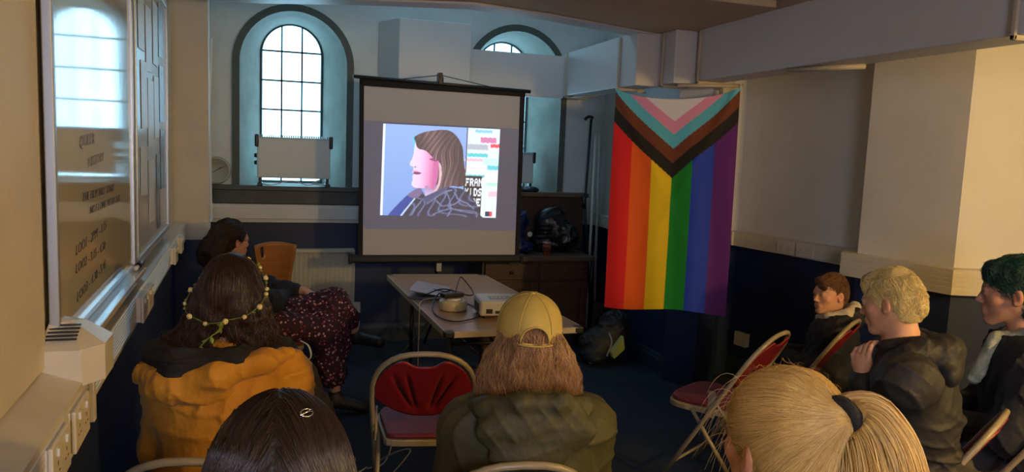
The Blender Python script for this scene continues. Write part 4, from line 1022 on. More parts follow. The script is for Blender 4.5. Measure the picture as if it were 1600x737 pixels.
# round cream reel box with black adapter
pk = empty('cable_reel', (1.015,4.19,ZT_), 'round cream plastic cable reel box on the table among black cables', 'cable reel')
mb = MB(); mb.lathe([(.0,0),(.074,0),(.08,.006),(.081,.045),(.076,.053),(.06,.056),(0,.056)], seg=40); mb.build('body', mat('cream_plastic', (.62,.55,.38,1), .35), pk, smooth=True)
mb = MB(); mb.lathe([(.0,.056),(.045,.056),(.043,.066),(0,.066)], seg=28); mb.build('hub', M_sock, pk)
ad = tag(MB().box((-.065,-.03,0),(.065,.03,.028)).build('power_adapter', M_black, bev=.008), 'black power adapter brick lying on top of the round cream reel', 'adapter')
ad.location = (1.01,4.20,ZT_+.0665); ad.rotation_euler = (0,0,.3)
# laptop, lid nearly shut
lp = empty('laptop', (.965,4.63,ZT_), 'thin silver laptop with its lid almost shut at the left side of the table', 'laptop', rz=math.radians(-20))
M_lap = mat('laptop_silver', (.42,.46,.52,1), .3, metal=.5)
mb = MB(); mb.box((-.10,-.17,0),(.12,.15,.015)); mb.build('base', mat('laptop_base', (.12,.14,.2,1), .35, metal=.3), lp, bev=.004)
a = math.radians(9); mb = MB(); mb.box((-.22,-.17,0),(0,.15,.007), R=[[math.cos(a),0,math.sin(a)],[0,1,0],[-math.sin(a),0,math.cos(a)]], c=(.12,0,.017)); 
mb.build('lid', M_lap, lp, bev=.003)
def cable(name, pts, r, m, label, group=None):
    mb = MB(); mb.tube(spline(pts, 8), r, 6); o = mb.build(name, m, smooth=True); return tag(o, label, 'cable', group)
z = ZT_+.006; G_ = 'cables on the table'
cable('cable', [(1.12,4.14,z+.02),(1.14,4.05,z),(1.08,3.93,z),(.95,3.86,z),(.89,3.98,z),(.90,4.2,z),(.96,4.34,z+.05),(1.02,4.26,z+.09)], .004, M_black, 'black cable looping in front of the round cream reel', G_)
cable('cable', [(1.03,4.2,z+.09),(1.1,4.42,z+.11),(1.17,4.62,z+.10),(1.2,4.45,z+.04),(1.13,4.3,z+.05),(.98,4.3,z+.09),(.9,4.5,z+.01)], .004, M_black, 'black cable rising in a high loop behind the round cream reel', G_)
cable('cable', [(.98,4.62,z+.03),(1.05,4.5,z+.03),(1.12,4.35,z),(1.15,4.2,z),(1.11,4.0,z+.01)], .0035, M_black, 'black cable running from the laptop to the projector', G_)
cable('cable', [(1.0,4.3,z+.04),(.92,4.42,z+.01),(.86,4.35,z+.005),(.83,4.22,.73),(.825,4.2,.55),(.82,4.22,.3),(.70,4.05,.15),(.60,3.85,.02),(.5,3.8,.008)], .0035, M_pipe, 'pale grey cable hanging over the left edge of the table to the floor', G_)
cable('cable', [(1.0,4.26,z+.04),(.94,4.5,z+.02),(.87,4.55,z+.005),(.835,4.52,.72),(.85,4.4,.5),(.87,4.35,.05),(.9,4.5,.008)], .003, M_black, 'thin dark cable dropping from the laptop side of the table', G_)
cable('cable', [(.5,3.82,.008),(.42,3.7,.008),(.5,3.55,.01),(.66,3.5,.2),(.62,3.62,.16),(.56,3.85,.02)], .0035, M_pipe, 'loose loop of pale cable near the floor left of the table', None)
# ================================================================= flag
TLc, TRc, BLc, BRc = at(963,139,5.38), at(1157,137,5.10), at(944,478,5.30), at(1134,492,5.08)
nu, nv = 180, 300
U, V_ = np.meshgrid(np.linspace(0,1,nu+1), np.linspace(0,1,nv+1)); u = U[...,None]; v = V_[...,None]
P = (TLc*(1-u)+TRc*u)*(1-v)+(BLc*(1-u)+BRc*u)*v
nrm = np.cross(TRc-TLc, BLc-TLc); nrm /= np.linalg.norm(nrm)
if nrm[1] > 0: nrm = -nrm
env = np.clip(V_*2.5,0,1); edge = np.minimum(U,1-U)
w = .016*np.sin(9.5*U+1.2*V_+.4)*env+.010*np.sin(21*U-2*V_+1)*env+.012*np.sin(5*V_+3*U)
w += .018*np.exp(-((U-V_*.9-.02)/.045)**2)*np.exp(-V_*2.2)+.018*np.exp(-((1-U-V_*.9-.02)/.045)**2)*np.exp(-V_*2.2)
P = P+nrm*w[...,None]
sag = .075*(4*U*(1-U))**.8*np.exp(-V_*5); P[...,2] -= sag
P[...,2] -= .012*np.sin(7*U+.5)*V_
X = (U-.5)*.87; Yv = V_*1.5
col = np.zeros(P.shape)
st = [srgb(225,20,22), srgb(238,98,10), srgb(240,205,0), srgb(0,140,40), srgb(20,60,190), srgb(90,20,120)]
k6 = np.clip((U*6+.12*np.sin(3*V_)*0).astype(int),0,5)
for i, c in enumerate(st): col[k6==i] = c[:3]
s_ = Yv+np.abs(X)*.86
for lim, c in ((.60,(18,14,14)),(.495,(112,56,26)),(.39,(91,190,220)),(.285,(226,150,192)),(.185,(225,225,240))): col[s_<lim] = srgb(*c)[:3]
idx = np.arange((nu+1)*(nv+1)).reshape(nv+1,nu+1)
fq = np.stack([idx[:-1,:-1],idx[:-1,1:],idx[1:,1:],idx[1:,:-1]],-1).reshape(-1,4)
m = mat('flag_cloth', (1,1,1,1), .75, attr='Col', bump=.12, bscale=500, bdist=.001, sheen=.2)
bs = m.node_tree.nodes['Principled BSDF']
fl = empty('progress_flag', TLc, 'rainbow flag with a white, pink, blue, brown and black chevron hanging by the wall', 'flag')
o = mesh_obj('flag_cloth', P.reshape(-1,3), fq, m, fl, smooth=True, world=True); set_col(o.data, col.reshape(-1,3))
sd = o.modifiers.new('t','SOLIDIFY'); sd.thickness = .0015
for c in (TLc, TRc):
    mb = MB(); mb.tube([c+A(0,0,.0)-nrm*0, c+A(0,0,.03)], .004, 6); mb.lathe([(.004,0),(.010,.003),(.010,.01),(.004,.013)], c=c+A(0,0,-.006), seg=10); mb.build('tie', M_white, fl, world=True)
# ================================================================= pipes and brackets of the ducts
def pipe(pts, r, label, name='conduit', m=None, group='pale conduits on the duct', cat='pipe', fl_=1.0, seg=8):
    mb = MB(); mb.tube(pts, r, seg, flat=fl_); return tag(mb.build(name, m or M_pipe, smooth=seg > 5), label, cat, group)
def bracket(x, y, label, zb=2.12):
    mb = MB(); mb.box((x-.016,y-.010,zb-.022),(x-.001,y+.010,2.475)); mb.box((x-.016,y-.010,zb-.022),(x+.20,y+.010,zb-.001)); 
    tag(mb.build('duct_bracket', M_pipe, bev=.004), label, 'bracket', 'channel brackets round the duct')
bracket(2.412, 5.13, 'channel bracket round the duct above the left corner of the flag')
bracket(2.58, 4.80, 'channel bracket round the stepped duct, middle of the three above the flag', 2.132)
bracket(2.73, 4.58, 'channel bracket round the stepped duct at the far end of the long beam', 2.15)
bracket(2.44, 6.22, 'channel bracket where the two ducts meet by the far corner of the room')
bracket(2.635, 2.22, 'cream channel bracket round the long beam at the top right corner', 2.15)
pipe([(2.60,4.62,2.115),(3.02,4.50,2.13)], .012, 'pale conduit running above the flag from duct to wall pier')
pipe([(2.955,4.66,2.4),(2.955,4.655,1.11)], .014, 'vertical cream pipe on the wall pier right beside the flag')
pipe([(2.46,6.27,2.113),(2.61,5.95,2.113)], .009, 'thin rod below the duct near the far corner')
pipe([(2.475,4.95,2.085),(2.62,5.12,2.095)], .008, 'thin rod below the duct just behind the flag top')
pipe([(2.70,3.62,2.14),(2.76,3.40,2.136),(2.86,3.22,2.136)], .013, 'cream plastic conduit fixed under the long beam')
# ================================================================= poles, bags
a = A(2.71,6.02,.01)
bl = empty('window_pole', a, 'black pole with a hooked head leaning in the far corner by the sideboard', 'pole')
mb = MB(); mb.tube([a, aty(914,318,6.22), aty(924,186,6.28)], .011, 8); mb.build('shaft', M_blackm, bl, world=True, smooth=True)
c = aty(922,184,6.28); mb = MB(); mb.tube(spline([c+A(.03,0,0), c+A(0,0,.01), c+A(-.03,0,.0), c+A(-.045,0,-.02)],5), .013, 8); mb.build('hook_head', M_blackm, bl, world=True, smooth=True)
c = aty(913,316,6.21); mb = MB(); mb.tube([c-A(0,0,.05), c+A(0,0,.05)], .018, 8); mb.build('grip', M_blackm, bl, world=True, smooth=True)
for (pa, pb, y, nm) in (((915,520),(931,210),6.20,'white pole leaning in the far corner, nearer the black pole'), ((928,505),(937,208),6.28,'white pole leaning in the far corner, nearer the flag')):
    pa = aty(*pa, y-.08); pa[2] = .01; pipe([pa, aty(*pb, y)], .012, nm, 'white_pole', M_white, 'white poles in the far corner', 'pole')
cable('cable', [aty(936,300,6.3), aty(935,350,6.3), aty(929,390,6.25), aty(925,420,6.25), A(2.72,6.2,.2)], .003, M_white, 'thin white cable hanging down in the far corner behind the flag')
def lump(name, label, cat, prims, m, res=.012, fold=.02, fs=1.4, seed=0, group=None, root=None):
    ps = np.concatenate([[p['a'],p['b']] if p['t']=='c' else [p['c']] for p in prims]); rm = max((p['r1'] if p['t']=='c' else p['r'].max()) for p in prims)+.04
    b = sdf(prims); fn = lambda P: b(P)-fold*folds(P, fs, seed); V, Q = mesh_sdf(fn, ps.min(0)-rm, ps.max(0)+rm, res)
    o = mesh_obj(name, V, Q, m, root, smooth=True, world=root is not None)
    if root is None: tag(o, label, cat, group)
    return o
M_bbag = mat('blue_nylon', (.012,.022,.10,1), .4, bump=.25, bscale=30); M_kbag = mat('black_bag_plastic', (.010,.010,.013,1), .3, bump=.4, bscale=30)
bb = empty('blue_bag', (1.95,6.12,.785), 'crumpled dark blue bag on the sideboard worktop right of the screen', 'bag')
lump('bag_body', 0, 0, [ell((1.93,6.14,.90),(.15,.12,.12),.05), ell((2.0,6.16,1.05),(.12,.10,.12),.05), ell((1.87,6.16,1.08),(.10,.10,.12),.05), ell((2.03,6.10,.84),(.12,.1,.055),.04)], M_bbag, root=bb, seed=2)
mb = MB(); mb.tube(spline([(1.88,6.05,1.13),(1.95,6.02,1.08),(2.05,6.03,1.12),(2.1,6.06,1.02)],6), .008, 6); mb.build('strap', M_bbag, bb, world=True, smooth=True)
c = aty(881,386,6.0); mb = MB(); mb.lathe([(0,0),(.022,0),(.02,.006),(0,.008)], c=(2.09,6.005,.955), seg=16, axis=(0,-1,0)); mb.build('badge', M_white, bb, world=True)
kb = empty('black_bag', (2.40,6.15,.785), 'shiny black bag heaped on the right end of the sideboard', 'bag')
lump('bag_body', 0, 0, [ell((2.33,6.17,1.02),(.14,.10,.15),.05), ell((2.45,6.15,.92),(.13,.11,.12),.05), ell((2.28,6.2,.88),(.12,.08,.10),.05)], M_kbag, root=kb, seed=5)
mb = MB(); mb.tube(spline([(2.26,6.08,1.12),(2.33,6.05,1.18),(2.42,6.06,1.12)],6), .008, 6); mb.build('handle', M_kbag, kb, world=True, smooth=True)
cp = empty('takeaway_cup', (2.225,5.95,.785), 'red and brown takeaway cup standing on the sideboard between the bags', 'cup')
mb = MB(); mb.lathe([(.026,0),(.028,.002),(.037,.10),(.036,.10),(.03,.01)], seg=24); mb.build('cup_wall', mat('cup_card', (.33,.07,.04,1), .6), cp, smooth=True)
mb = MB(); mb.lathe([(.0315,.032),(.0345,.034),(.038,.075),(.036,.077)], seg=24); mb.build('sleeve', mat('cup_sleeve', (.10,.025,.02,1), .8), cp, smooth=True)
mb = MB(); mb.lathe([(.0,.105),(.036,.103),(.039,.098),(.039,.106),(.034,.114),(.0,.114)], seg=24); mb.build('lid', mat('cup_lid', (.35,.16,.12,1), .5), cp, smooth=True)
ht = lump('folded_cap', 'dark folded cap lying on the window sill right of the screen', 'hat', [ell((2.20,6.345,1.305),(.075,.05,.03),.02), ell((2.16,6.34,1.30),(.055,.05,.018),.02)], M_kbag, .006, .004)
bp = empty('backpack', (2.62,5.45,0), 'black backpack with a yellow-green panel on the floor below the flag', 'backpack')
M_bpk = mat('backpack_nylon', (.018,.018,.02,1), .6, bump=.2, bscale=60)
lump('pack_body', 0, 0, [ell((2.56,5.48,.15),(.20,.14,.13),.06), ell((2.66,5.50,.28),(.13,.12,.13),.06), ell((2.45,5.42,.07),(.10,.12,.06),.05)], M_bpk, root=bp, fold=.012, res=.01)
mb = MB(); q = [at(954,549,5.55), at(973,524,5.62), at(975,545,5.58), at(958,560,5.5)]
qs = [p+A(.0,-.02,0) for p in q]; mb.add(qs+[p+A(0,.03,0) for p in q], [(0,1,2,3),(4,7,6,5),(0,4,5,1),(1,5,6,2),(2,6,7,3),(3,7,4,0)]); mb.build('yellow_panel', mat('yellow_green_nylon', (.30,.33,.05,1), .6), bp, world=True, bev=.006)
mb = MB(); mb.tube(spline([at(952,520,5.6), at(956,535,5.45), at(950,552,5.42), at(948,556,5.42)],6), .006, 6, flat=.4); mb.build('strap', mat('strap_grey', (.3,.3,.28,1), .6), bp, world=True)
c = atz(926,565,.03); mb = MB(); mb.box((-.03,-.006,-.012),(.03,.02,.012), c=(c[0],c[1],.03)); mb.build('tag', M_white, bp, world=True)
# boxed item behind the backpack
ob = tag(MB().box((-.13,-.03,0),(.13,.03,.42)).build('black_case', M_black, bev=.02), 'upright flat black case standing behind the backpack', 'case'); ob.location = (2.70,5.72,0); ob.rotation_euler = (0,0,-.2)
# wall sockets, right
for (px, nm) in ((1242,'white double socket on the right wall trunking, the one nearer the flag'),(1273,'white double socket on the right wall trunking, the one farther from the flag')):
    a, b = A(3.42,5.03), A(3.60,3.93); best = min(np.linspace(0,1,400), key=lambda t: abs(((lambda w: CX+F*(CAM.T@w)[0]/(CAM.T@w)[2])(A(*(a+(b-a)*t),1.06)-A(0,0,EYE)))-px)); p = a+(b-a)*best
    rz = math.atan2((b-a)[1], (b-a)[0]); d = (b-a)/np.linalg.norm(b-a); n = A(d[1],-d[0])
    socket('double_socket', (p[0]+n[0]*.08, p[1]+n[1]*.08, 1.052), rz, nm, 'sockets on the right trunking', box=.008)
c = at(1139,562,5.15); r = socket('wall_socket', (3.44,4.88,.30), math.atan2(-1.1,.18), 'small pale socket box low on the navy wall behind the empty right chair', w=.12, h=.10, sw=False, box=.03)
# ================================================================= people
def nz(P, f, s=0):                                  # cheap smooth noise
    x, y, z = P.T*f; return (np.sin(x+1.7*np.sin(y*.8+s)+s)+np.sin(y*1.1+1.5*np.sin(z*.9+s*2))+np.sin(z+1.6*np.sin(x*.7+s*3)))/3
def dn(a, k=1.0):                                    # direction field: away from the crown, then down
    return lambda L, i: np.stack([L[:,0]*a, (L[:,1]+.02)*a*.8, -.25-k*np.clip(.12-L[:,2], 0, .3)*5], 1)
H_dark = hair_mat('dark_hair', (.012,.008,.007,1), (.045,.024,.016,1), .32); Hb_dark = mat('dark_hair_base', (.012,.008,.007,1), .5, bump=.6, bscale=70, stretch=(1,1,.12))
H_brn = hair_mat('brown_hair', (.022,.011,.007,1), (.075,.034,.018,1), .34); Hb_brn = mat('brown_hair_base', (.025,.013,.008,1), .5, bump=.6, bscale=70, stretch=(1,1,.12))
H_gin = hair_mat('ginger_hair', (.15,.06,.022,1), (.62,.36,.16,1), .36); Hb_gin = mat('ginger_hair_base', (.13,.05,.02,1), .6, bump=.6, bscale=70, stretch=(1,1,.12))
H_bln = hair_mat('blonde_hair', (.50,.30,.075,1), (.86,.62,.24,1), .34); Hb_bln = mat('blonde_hair_base', (.36,.21,.06,1), .6, bump=.6, bscale=90)
H_ble = hair_mat('bleached_hair', (.66,.50,.18,1), (.92,.78,.38,1), .45); Hb_ble = mat('bleached_hair_base', (.42,.32,.13,1), .65, bump=.8, bscale=120)
H_boy = hair_mat('boy_hair', (.12,.055,.024,1), (.32,.16,.07,1), .42); Hb_boy = mat('boy_hair_base', (.09,.04,.018,1), .6, bump=.6, bscale=120)
H_tea = hair_mat('teal_hair', (.008,.035,.032,1), (.02,.11,.095,1), .4); Hb_tea = mat('teal_hair_base', (.006,.025,.023,1), .6, bump=.8, bscale=120)
T_dark = mat('dark_trousers', (.02,.022,.03,1), .85, bump=.2, bscale=150); T_jean = mat('blue_jeans', (.03,.05,.10,1), .8, bump=.3, bscale=200)
S_dark = mat('dark_shoe', (.02,.018,.018,1), .5)
short_cut = [ell((0,.100,-.050),(.085,.062,.092),.012,op='-'), ell((.090,.004,-.030),(.030,.030,.040),.010,op='-'), ell((-.090,.004,-.030),(.030,.030,.040),.010,op='-'),
             ell((0,-.03,-.15),(.12,.12,.075),.012,op='-')]
# ---- woman in the mustard jacket with a garland
J = body('seated_person', 'person in a mustard jacket with long dark curly hair and a flower garland', at(362,456,2.45), 10, 4, res=.006, lean=.02, byaw=8)
M_mus = mat('mustard_cotton', (.66,.29,.02,1), .75, noise=.12, nscale=9, bump=.7, bscale=14, bdist=.018, sheen=.1)
Nb, fw_, rt_, up_ = J['Nb'], J['fw'], J['rt'], A(0,0,1)
hoodP = [cap(Nb-rt_*.17-fw_*.02-up_*.03, Nb-rt_*.06-fw_*.13-up_*.035, .045,.05,.04), cap(Nb-rt_*.06-fw_*.13-up_*.035, Nb+rt_*.08-fw_*.12-up_*.02, .05,.05,.04), cap(Nb+rt_*.08-fw_*.12-up_*.02, Nb+rt_*.19-fw_*.0-up_*.02,.045,.04,.04)]
jacket(J, M_mus, .026, seed=4, fold=.007, bulk=1.08, extra=None, label='mustard yellow cotton jacket')
garment('hood', J, chain(J, [(-.24,-.03,-.045),(-.14,-.13,-.055),(0,-.155,-.02),(.12,-.12,.01),(.19,-.04,.015)], [.035,.045,.04,.034,.02], .03)+[ell(BJ(J,-.08,-.14,-.07),(.12,.035,.045),.02,R=J['RB'])], M_mus, Nb-.36, Nb+.3, .006, .006, 1.5, 41, label='mustard yellow hood hanging open')
Pm = [cap(Nb-rt_*.21-fw_*.03+up_*.015, Nb-rt_*.12-fw_*.13+up_*.01, .040,.042,.03), cap(Nb-rt_*.12-fw_*.13+up_*.01, Nb+rt_*.05-fw_*.13+up_*.02, .04,.036,.03), cap(Nb+rt_*.05-fw_*.13+up_*.02, Nb+rt_*.14-fw_*.03+up_*.01,.034,.03,.03), cap(Nb-rt_*.2, Nb-rt_*.05+fw_*.08, .04,.04,.03)]
garment('hood_lining', J, Pm, mat('black_hood_lining', (.012,.012,.015,1), .8, bump=.3, bscale=80), Nb-.36, Nb+.3, .006, .012, 1.6, 3, label='black hood lining rolled round the neck')
trousers(J, T_dark, 5); shoes(J, S_dark)
hp = [ell((0,-.012,.030),(.086,.104,.096)), ell((-.01,-.045,-.05),(.088,.066,.10),.05), ell((.062,-.025,-.09),(.062,.072,.11),.05), ell((-.062,-.025,-.09),(.060,.07,.10),.05), ell((.082,-.035,-.165),(.066,.062,.065),.04), ell((-.10,-.055,-.17),(.078,.065,.07),.05), ell((-.165,-.045,-.20),(.062,.05,.05),.04), ell((0,.11,-.07),(.06,.05,.10),.02,op='-')]
_R, _H = J['RH'], J['Hc']
def low(P): return np.clip((.01-((P-_H)@_R)[:,2])/.10, 0, 1)
ho, hf = hair(J, hp, Hb_brn, H_brn, 3000, dn(1.0), 14, .013, .002, .10, 11, .0009, lift=.004, curl=.0, disp=lambda P: low(P)*(.010*nz(P,80,1)+.006*nz(P,150,2)), res=.005)
r_ = np.random.default_rng(3); V0 = np.array([v.co for v in ho.data.vertices])+np.array(J['root'].location); Lz = ((V0-_H)@_R)[:,2]
rp = V0[Lz < -.03]; rp = rp[r_.integers(0,len(rp),2600)]; st = grow(hf, rp, lambda P, i: dn(1.0)((P-_H)@_R, i)@_R.T, 12, .013, .004, .5, .030, 31, curl=.010, curlf=75); v, f = tubes(st, .0009)
o = mesh_obj('loose_curls', v, f, H_brn, None, smooth=True); o.data.transform(XF[J['root'].name].inverted()); o.parent = ho; o['kind'] = 'stuff'
# garland laid round the head
gl = empty('flower_garland', J['Hc']+A(0,0,.05), 'thin garland of small yellow roses and green leaves around the dark curly head', 'garland')
ring = []; Rg = J['RH']@rot(0,-41,-5)
for k in range(72):
    a = 2*math.pi*k/72; d = Rg@A(math.cos(a), math.sin(a), 0); c = J['Hc']+J['RH']@A(0,-.032,.008)
    ts = np.linspace(.04,.27,140); v = hf(c+d*ts[:,None]); t = min(max(ts[np.argmax(v>.010)] if (v>.010).any() else .15, .112), .155); ring.append(c+d*t)
ring = [(ring[i-2]+ring[i-1]+ring[i]+ring[(i+1)%72]+ring[(i+2)%72])/5 for i in range(72)]
mb = MB(); mb.tube(ring, .0022, 6, closed=True); mb.build('vine', mat('vine_green', (.14,.16,.03,1), .6), gl, world=True, smooth=True)
M_rose = mat('yellow_rose', (.80,.66,.28,1), .55); M_leaf = mat('garland_leaf', (.20,.27,.05,1), .5)
def rose(c, r, par):
    mb = MB(); out = c-(J['Hc']+A(0,0,.0)); out /= np.linalg.norm(out); u, w_, d = basis(out)
    mb.ell(c+out*r*.5, (r*.55,)*3, seg=8, rings=6)
    for k in range(5):
        a = k*1.257; mb.ell(c+out*r*.35+(u*math.cos(a)+w_*math.sin(a))*r*.5, (r*.55,r*.3,r*.6), R=np.array([-math.sin(a)*u+math.cos(a)*w_, math.cos(a)*u+math.sin(a)*w_, out]).T, seg=8, rings=6)
    mb.build('rose', M_rose, par, world=True, smooth=True)
def leaf(c, d, par, L=.02):
    u, w_, d = basis(d); mb = MB(); V = []; n = 6
    for i in range(n+1):
        t = i/n; wd = L*.28*math.sin(math.pi*t)**.8; V += [c+d*L*t-u*wd+w_*.001, c+d*L*t+w_*(.003*math.sin(3*t)), c+d*L*t+u*wd+w_*.001]
    F_ = [];
    for i in range(n): a = 3*i; F_ += [(a,a+1,a+4,a+3),(a+1,a+2,a+5,a+4)]
    mb.add(V, F_); o = mb.build('leaf', M_leaf, par, world=True, smooth=True); s = o.modifiers.new('t','SOLIDIFY'); s.thickness = .0008
for k in range(0, 72, 5): rose(ring[k], .011 if k % 2 else .0085, gl)
for k in range(2, 72, 3):
    t = ring[(k+1)%72]-ring[k]; o_ = ring[k]-J['Hc']; o_ /= np.linalg.norm(o_); leaf(ring[k], t/np.linalg.norm(t)+o_*rng.uniform(.2,.7)+rng.normal(0,.3,3), gl, .016)
tail0 = min(ring, key=lambda p: p[2]+.3*abs(p[0]-(J['Hc'][0]-.03))); tl = [tail0]
c0 = at(348,508,2.28); tl = [tail0, at(345,515,2.30), at(330,525,2.29), at(316,538,2.29), at(305,552,2.30)]
tl = spline(tl, 5); mb = MB(); mb.tube(tl, .002, 6); mb.build('trailing_vine', M_leaf, gl, world=True, smooth=True)
for i in range(2, len(tl), 2): leaf(tl[i], A(rng.normal(0,1), -.3, rng.normal(0,.8)), gl, .024)
# ---- dark haired head at the bottom
J = body('seated_person', 'person with smooth dark brown hair cut by the bottom edge, before the mustard jacket', at(440,738,1.2), 6, 0, res=.008, lean=.03)
jacket(J, mat('dark_grey_jumper', (.03,.03,.035,1), .9, bump=.2), .02, seed=8, fold=.006, res=.012); trousers(J, T_jean, 6); shoes(J, S_dark)
hp = [ell((0,-.012,.028),(.094,.112,.104)), ell((0,-.04,-.06),(.115,.105,.14),.06), ell((0,-.06,-.18),(.13,.09,.12),.06), ell((0,.12,-.09),(.06,.05,.12),.02,op='-')]
part = lambda L, i: np.stack([np.sign(L[:,0]+.004)*(.35+abs(L[:,0])*3), -.25+L[:,1]*1.5-.3*(L[:,2]>.08), -.2-np.clip(.10-L[:,2],0,.3)*8], 1)
hair(J, hp, Hb_dark, H_dark, 13000, part, 18, .013, .0012, .035, 12, .0008, lift=.003, res=.005)
c = J['Hc']+J['RH']@A(.052,-.055,.085); c = at(487,632,1.13); cl = empty('hair_clip', c, 'small shiny silver hair clip on top of the dark smooth head', 'hair clip')
g_ = grad(J['hairfn'], c[None])[0]; c = c-g_*(J['hairfn'](c[None])[0]-.003); u_, w_, d_ = basis(g_)
mb = MB(); mb.tube([c+(u_*math.cos(a)*.011+w_*math.sin(a)*.007) for a in np.linspace(0,2*math.pi,16,endpoint=False)], .0016, 6, closed=True); mb.tube([c-u_*.014, c+g_*.002, c+u_*.014], .0016, 6)
mb.build('clip_loop', mat('silver', (.7,.7,.7,1), .2, metal=1), cl, world=True, smooth=True)
# ---- person in the yellow cap
J = body('seated_person', 'person in a yellow baseball cap with ginger wavy hair and a dark olive hooded jacket', at(826,519,2.26), 10, 2, res=.006, lean=.0)
Nb, fw_, rt_ = J['Nb'], J['fw'], J['rt']
M_olv = mat('olive_waterproof', (.066,.062,.024,1), .66, spec=.5, noise=.15, nscale=9, bump=.7, bscale=16, bdist=.012)
hoodP = [ell(Nb-fw_*.10-up_*.055, (.165,.075,.095), .04, R=J['RB']), cap(Nb-rt_*.15-fw_*.02+up_*.0, Nb-rt_*.06-fw_*.13+up_*.005, .035,.04,.04), cap(Nb-rt_*.06-fw_*.13+up_*.005, Nb+rt_*.08-fw_*.13+up_*.005, .04,.04,.03), cap(Nb+rt_*.08-fw_*.13+up_*.005, Nb+rt_*.16-fw_*.01,.04,.035,.04),
         ell(Nb-fw_*.045+up_*.03, (.10,.07,.05), .02, R=J['RB'], op='-')]
garment('hood', J, chain(J, [(-.17,-.0,-.02),(-.13,-.10,.015),(-.05,-.15,.045),(.06,-.15,.045),(.13,-.10,.015),(.17,-.0,-.02)], [.03,.03,.027,.027,.03,.03], .02)+[ell(BJ(J,0,-.145,-.035),(.165,.042,.075),.02,R=J['RB']), ell(BJ(J,-.02,-.155,-.10),(.11,.035,.045),.02,R=J['RB']), cap(BJ(J,.14,-.185,.0),BJ(J,-.03,-.205,-.05),.010,.014,.008,op='-'), cap(BJ(J,-.13,-.18,-.05),BJ(J,-.02,-.205,-.055),.004,.010,.01,op='-'), ell(BJ(J,0,-.06,.06),(.11,.075,.055),.01,R=J['RB'],op='-')], M_olv, Nb-.36, Nb+.3, .005, .0035, 1.8, 42, label='dark olive hood hanging down the back')
jacket(J, M_olv, .025, seed=9, fold=.008, bulk=1.02, extra=None, label='dark olive hooded waterproof jacket', res=.006)
trousers(J, T_jean, 7); shoes(J, S_dark)
hp = [ell((0,-.012,.02),(.082,.100,.085)), ell((0,-.055,-.07),(.095,.06,.10),.05), ell((-.085,-.03,-.13),(.058,.055,.10),.05), ell((.085,-.03,-.13),(.058,.055,.10),.05), ell((0,.11,-.06),(.06,.05,.10),.02,op='-')]
hair(J, hp, Hb_gin, H_gin, 7000, dn(.9,1.3), 17, .014, .002, .16, 13, .00065, lift=.045, curl=.007, curlf=42, disp=lambda P: .006*nz(P,90,4), rootmask=lambda L: L[:,2]<.03)
cp_ = empty('baseball_cap', J['Hc']+A(0,0,.03), 'faded yellow cotton baseball cap seen from behind with an open strap arch', 'cap')
M_cap = mat('yellow_cotton', (.55,.42,.11,1), .85, noise=.15, nscale=12, bump=.3, bscale=200, bdist=.002)
Rc = J['RH']@rot(0,-8,2); Cc = J['Hc']+J['RH']@A(0,-.012,.022); nA, nP = 96, 30; V = []; Fc = []
for j in range(nP+1):
    ph = (math.pi/2+.28)*j/nP
    for i in range(nA):
        a = 2*math.pi*i/nA; seam = 1-.014*math.exp(-((((a/(math.pi/3))%1)-.5)*0+min((a/(math.pi/3))%1, 1-(a/(math.pi/3))%1))**2/.002)
        r = A(.095,.113,.098)*seam*(1+.006*nz(np.array([[a*3,ph*4,1.]]),1.3)[0])
        q = A(r[0]*math.sin(ph)**.92*math.cos(a), r[1]*math.sin(ph)**.92*math.sin(a), r[2]*(math.cos(ph) if ph<math.pi/2 else -(ph-math.pi/2)*1.0))
        V.append(Cc+Rc@q)
def hole(i, j):
    a = 2*math.pi*(i+.5)/nA; x = (a-3*math.pi/2)/.44; ph = (math.pi/2+.28)*(j+.5)/nP; y = (ph-(math.pi/2+.13))/.50
    return abs(x) < 1 and y > -math.sqrt(max(0,1-x*x))*.9 and ph < math.pi/2+.17
for j in range(nP):
    for i in range(nA):
        if hole(i, j): continue
        Fc.append((j*nA+i, (j+1)*nA+i, (j+1)*nA+(i+1)%nA, j*nA+(i+1)%nA))
o = mesh_obj('crown', V, Fc, M_cap, cp_, smooth=True, world=True); s_ = o.modifiers.new('t','SOLIDIFY'); s_.thickness = .002
mb = MB(); mb.ell(Cc+Rc@A(0,0,.099), (.008,.008,.004), R=Rc, seg=14); mb.build('top_button', M_cap, cp_, world=True, smooth=True)
def capP(a, ph, k=1.008): return Cc+Rc@(A(.095*math.sin(ph)**.92*math.cos(a), .113*math.sin(ph)**.92*math.sin(a), .098*math.cos(ph) if ph<math.pi/2 else -.098*(ph-math.pi/2))*k)
pth = [capP(3*math.pi/2+.44*math.cos(t), math.pi/2+.13-.47*math.sin(t)) for t in np.linspace(0,math.pi,24)]
mb = MB(); mb.tube(pth, .0028, 6); mb.build('opening_binding', M_cap, cp_, world=True, smooth=True)
mb = MB(); pth = [capP(a, math.pi/2+.21, 1.015) for a in np.linspace(3*math.pi/2-.5, 3*math.pi/2+.55, 20)]; mb.tube(pth, .0075, 8, flat=.3); mb.build('strap', M_cap, cp_, world=True, smooth=True)
mb = MB(); c = capP(3*math.pi/2+.36, math.pi/2+.21, 1.03); mb.tube([c+Rc@A(*q) for q in ((-.006,0,-.009),(.006,0.003,-.009),(.006,.003,.009),(-.006,0,.009))], .0012, 5, closed=True); mb.build('buckle', mat('brass', (.5,.38,.15,1), .3, metal=1), cp_, world=True)
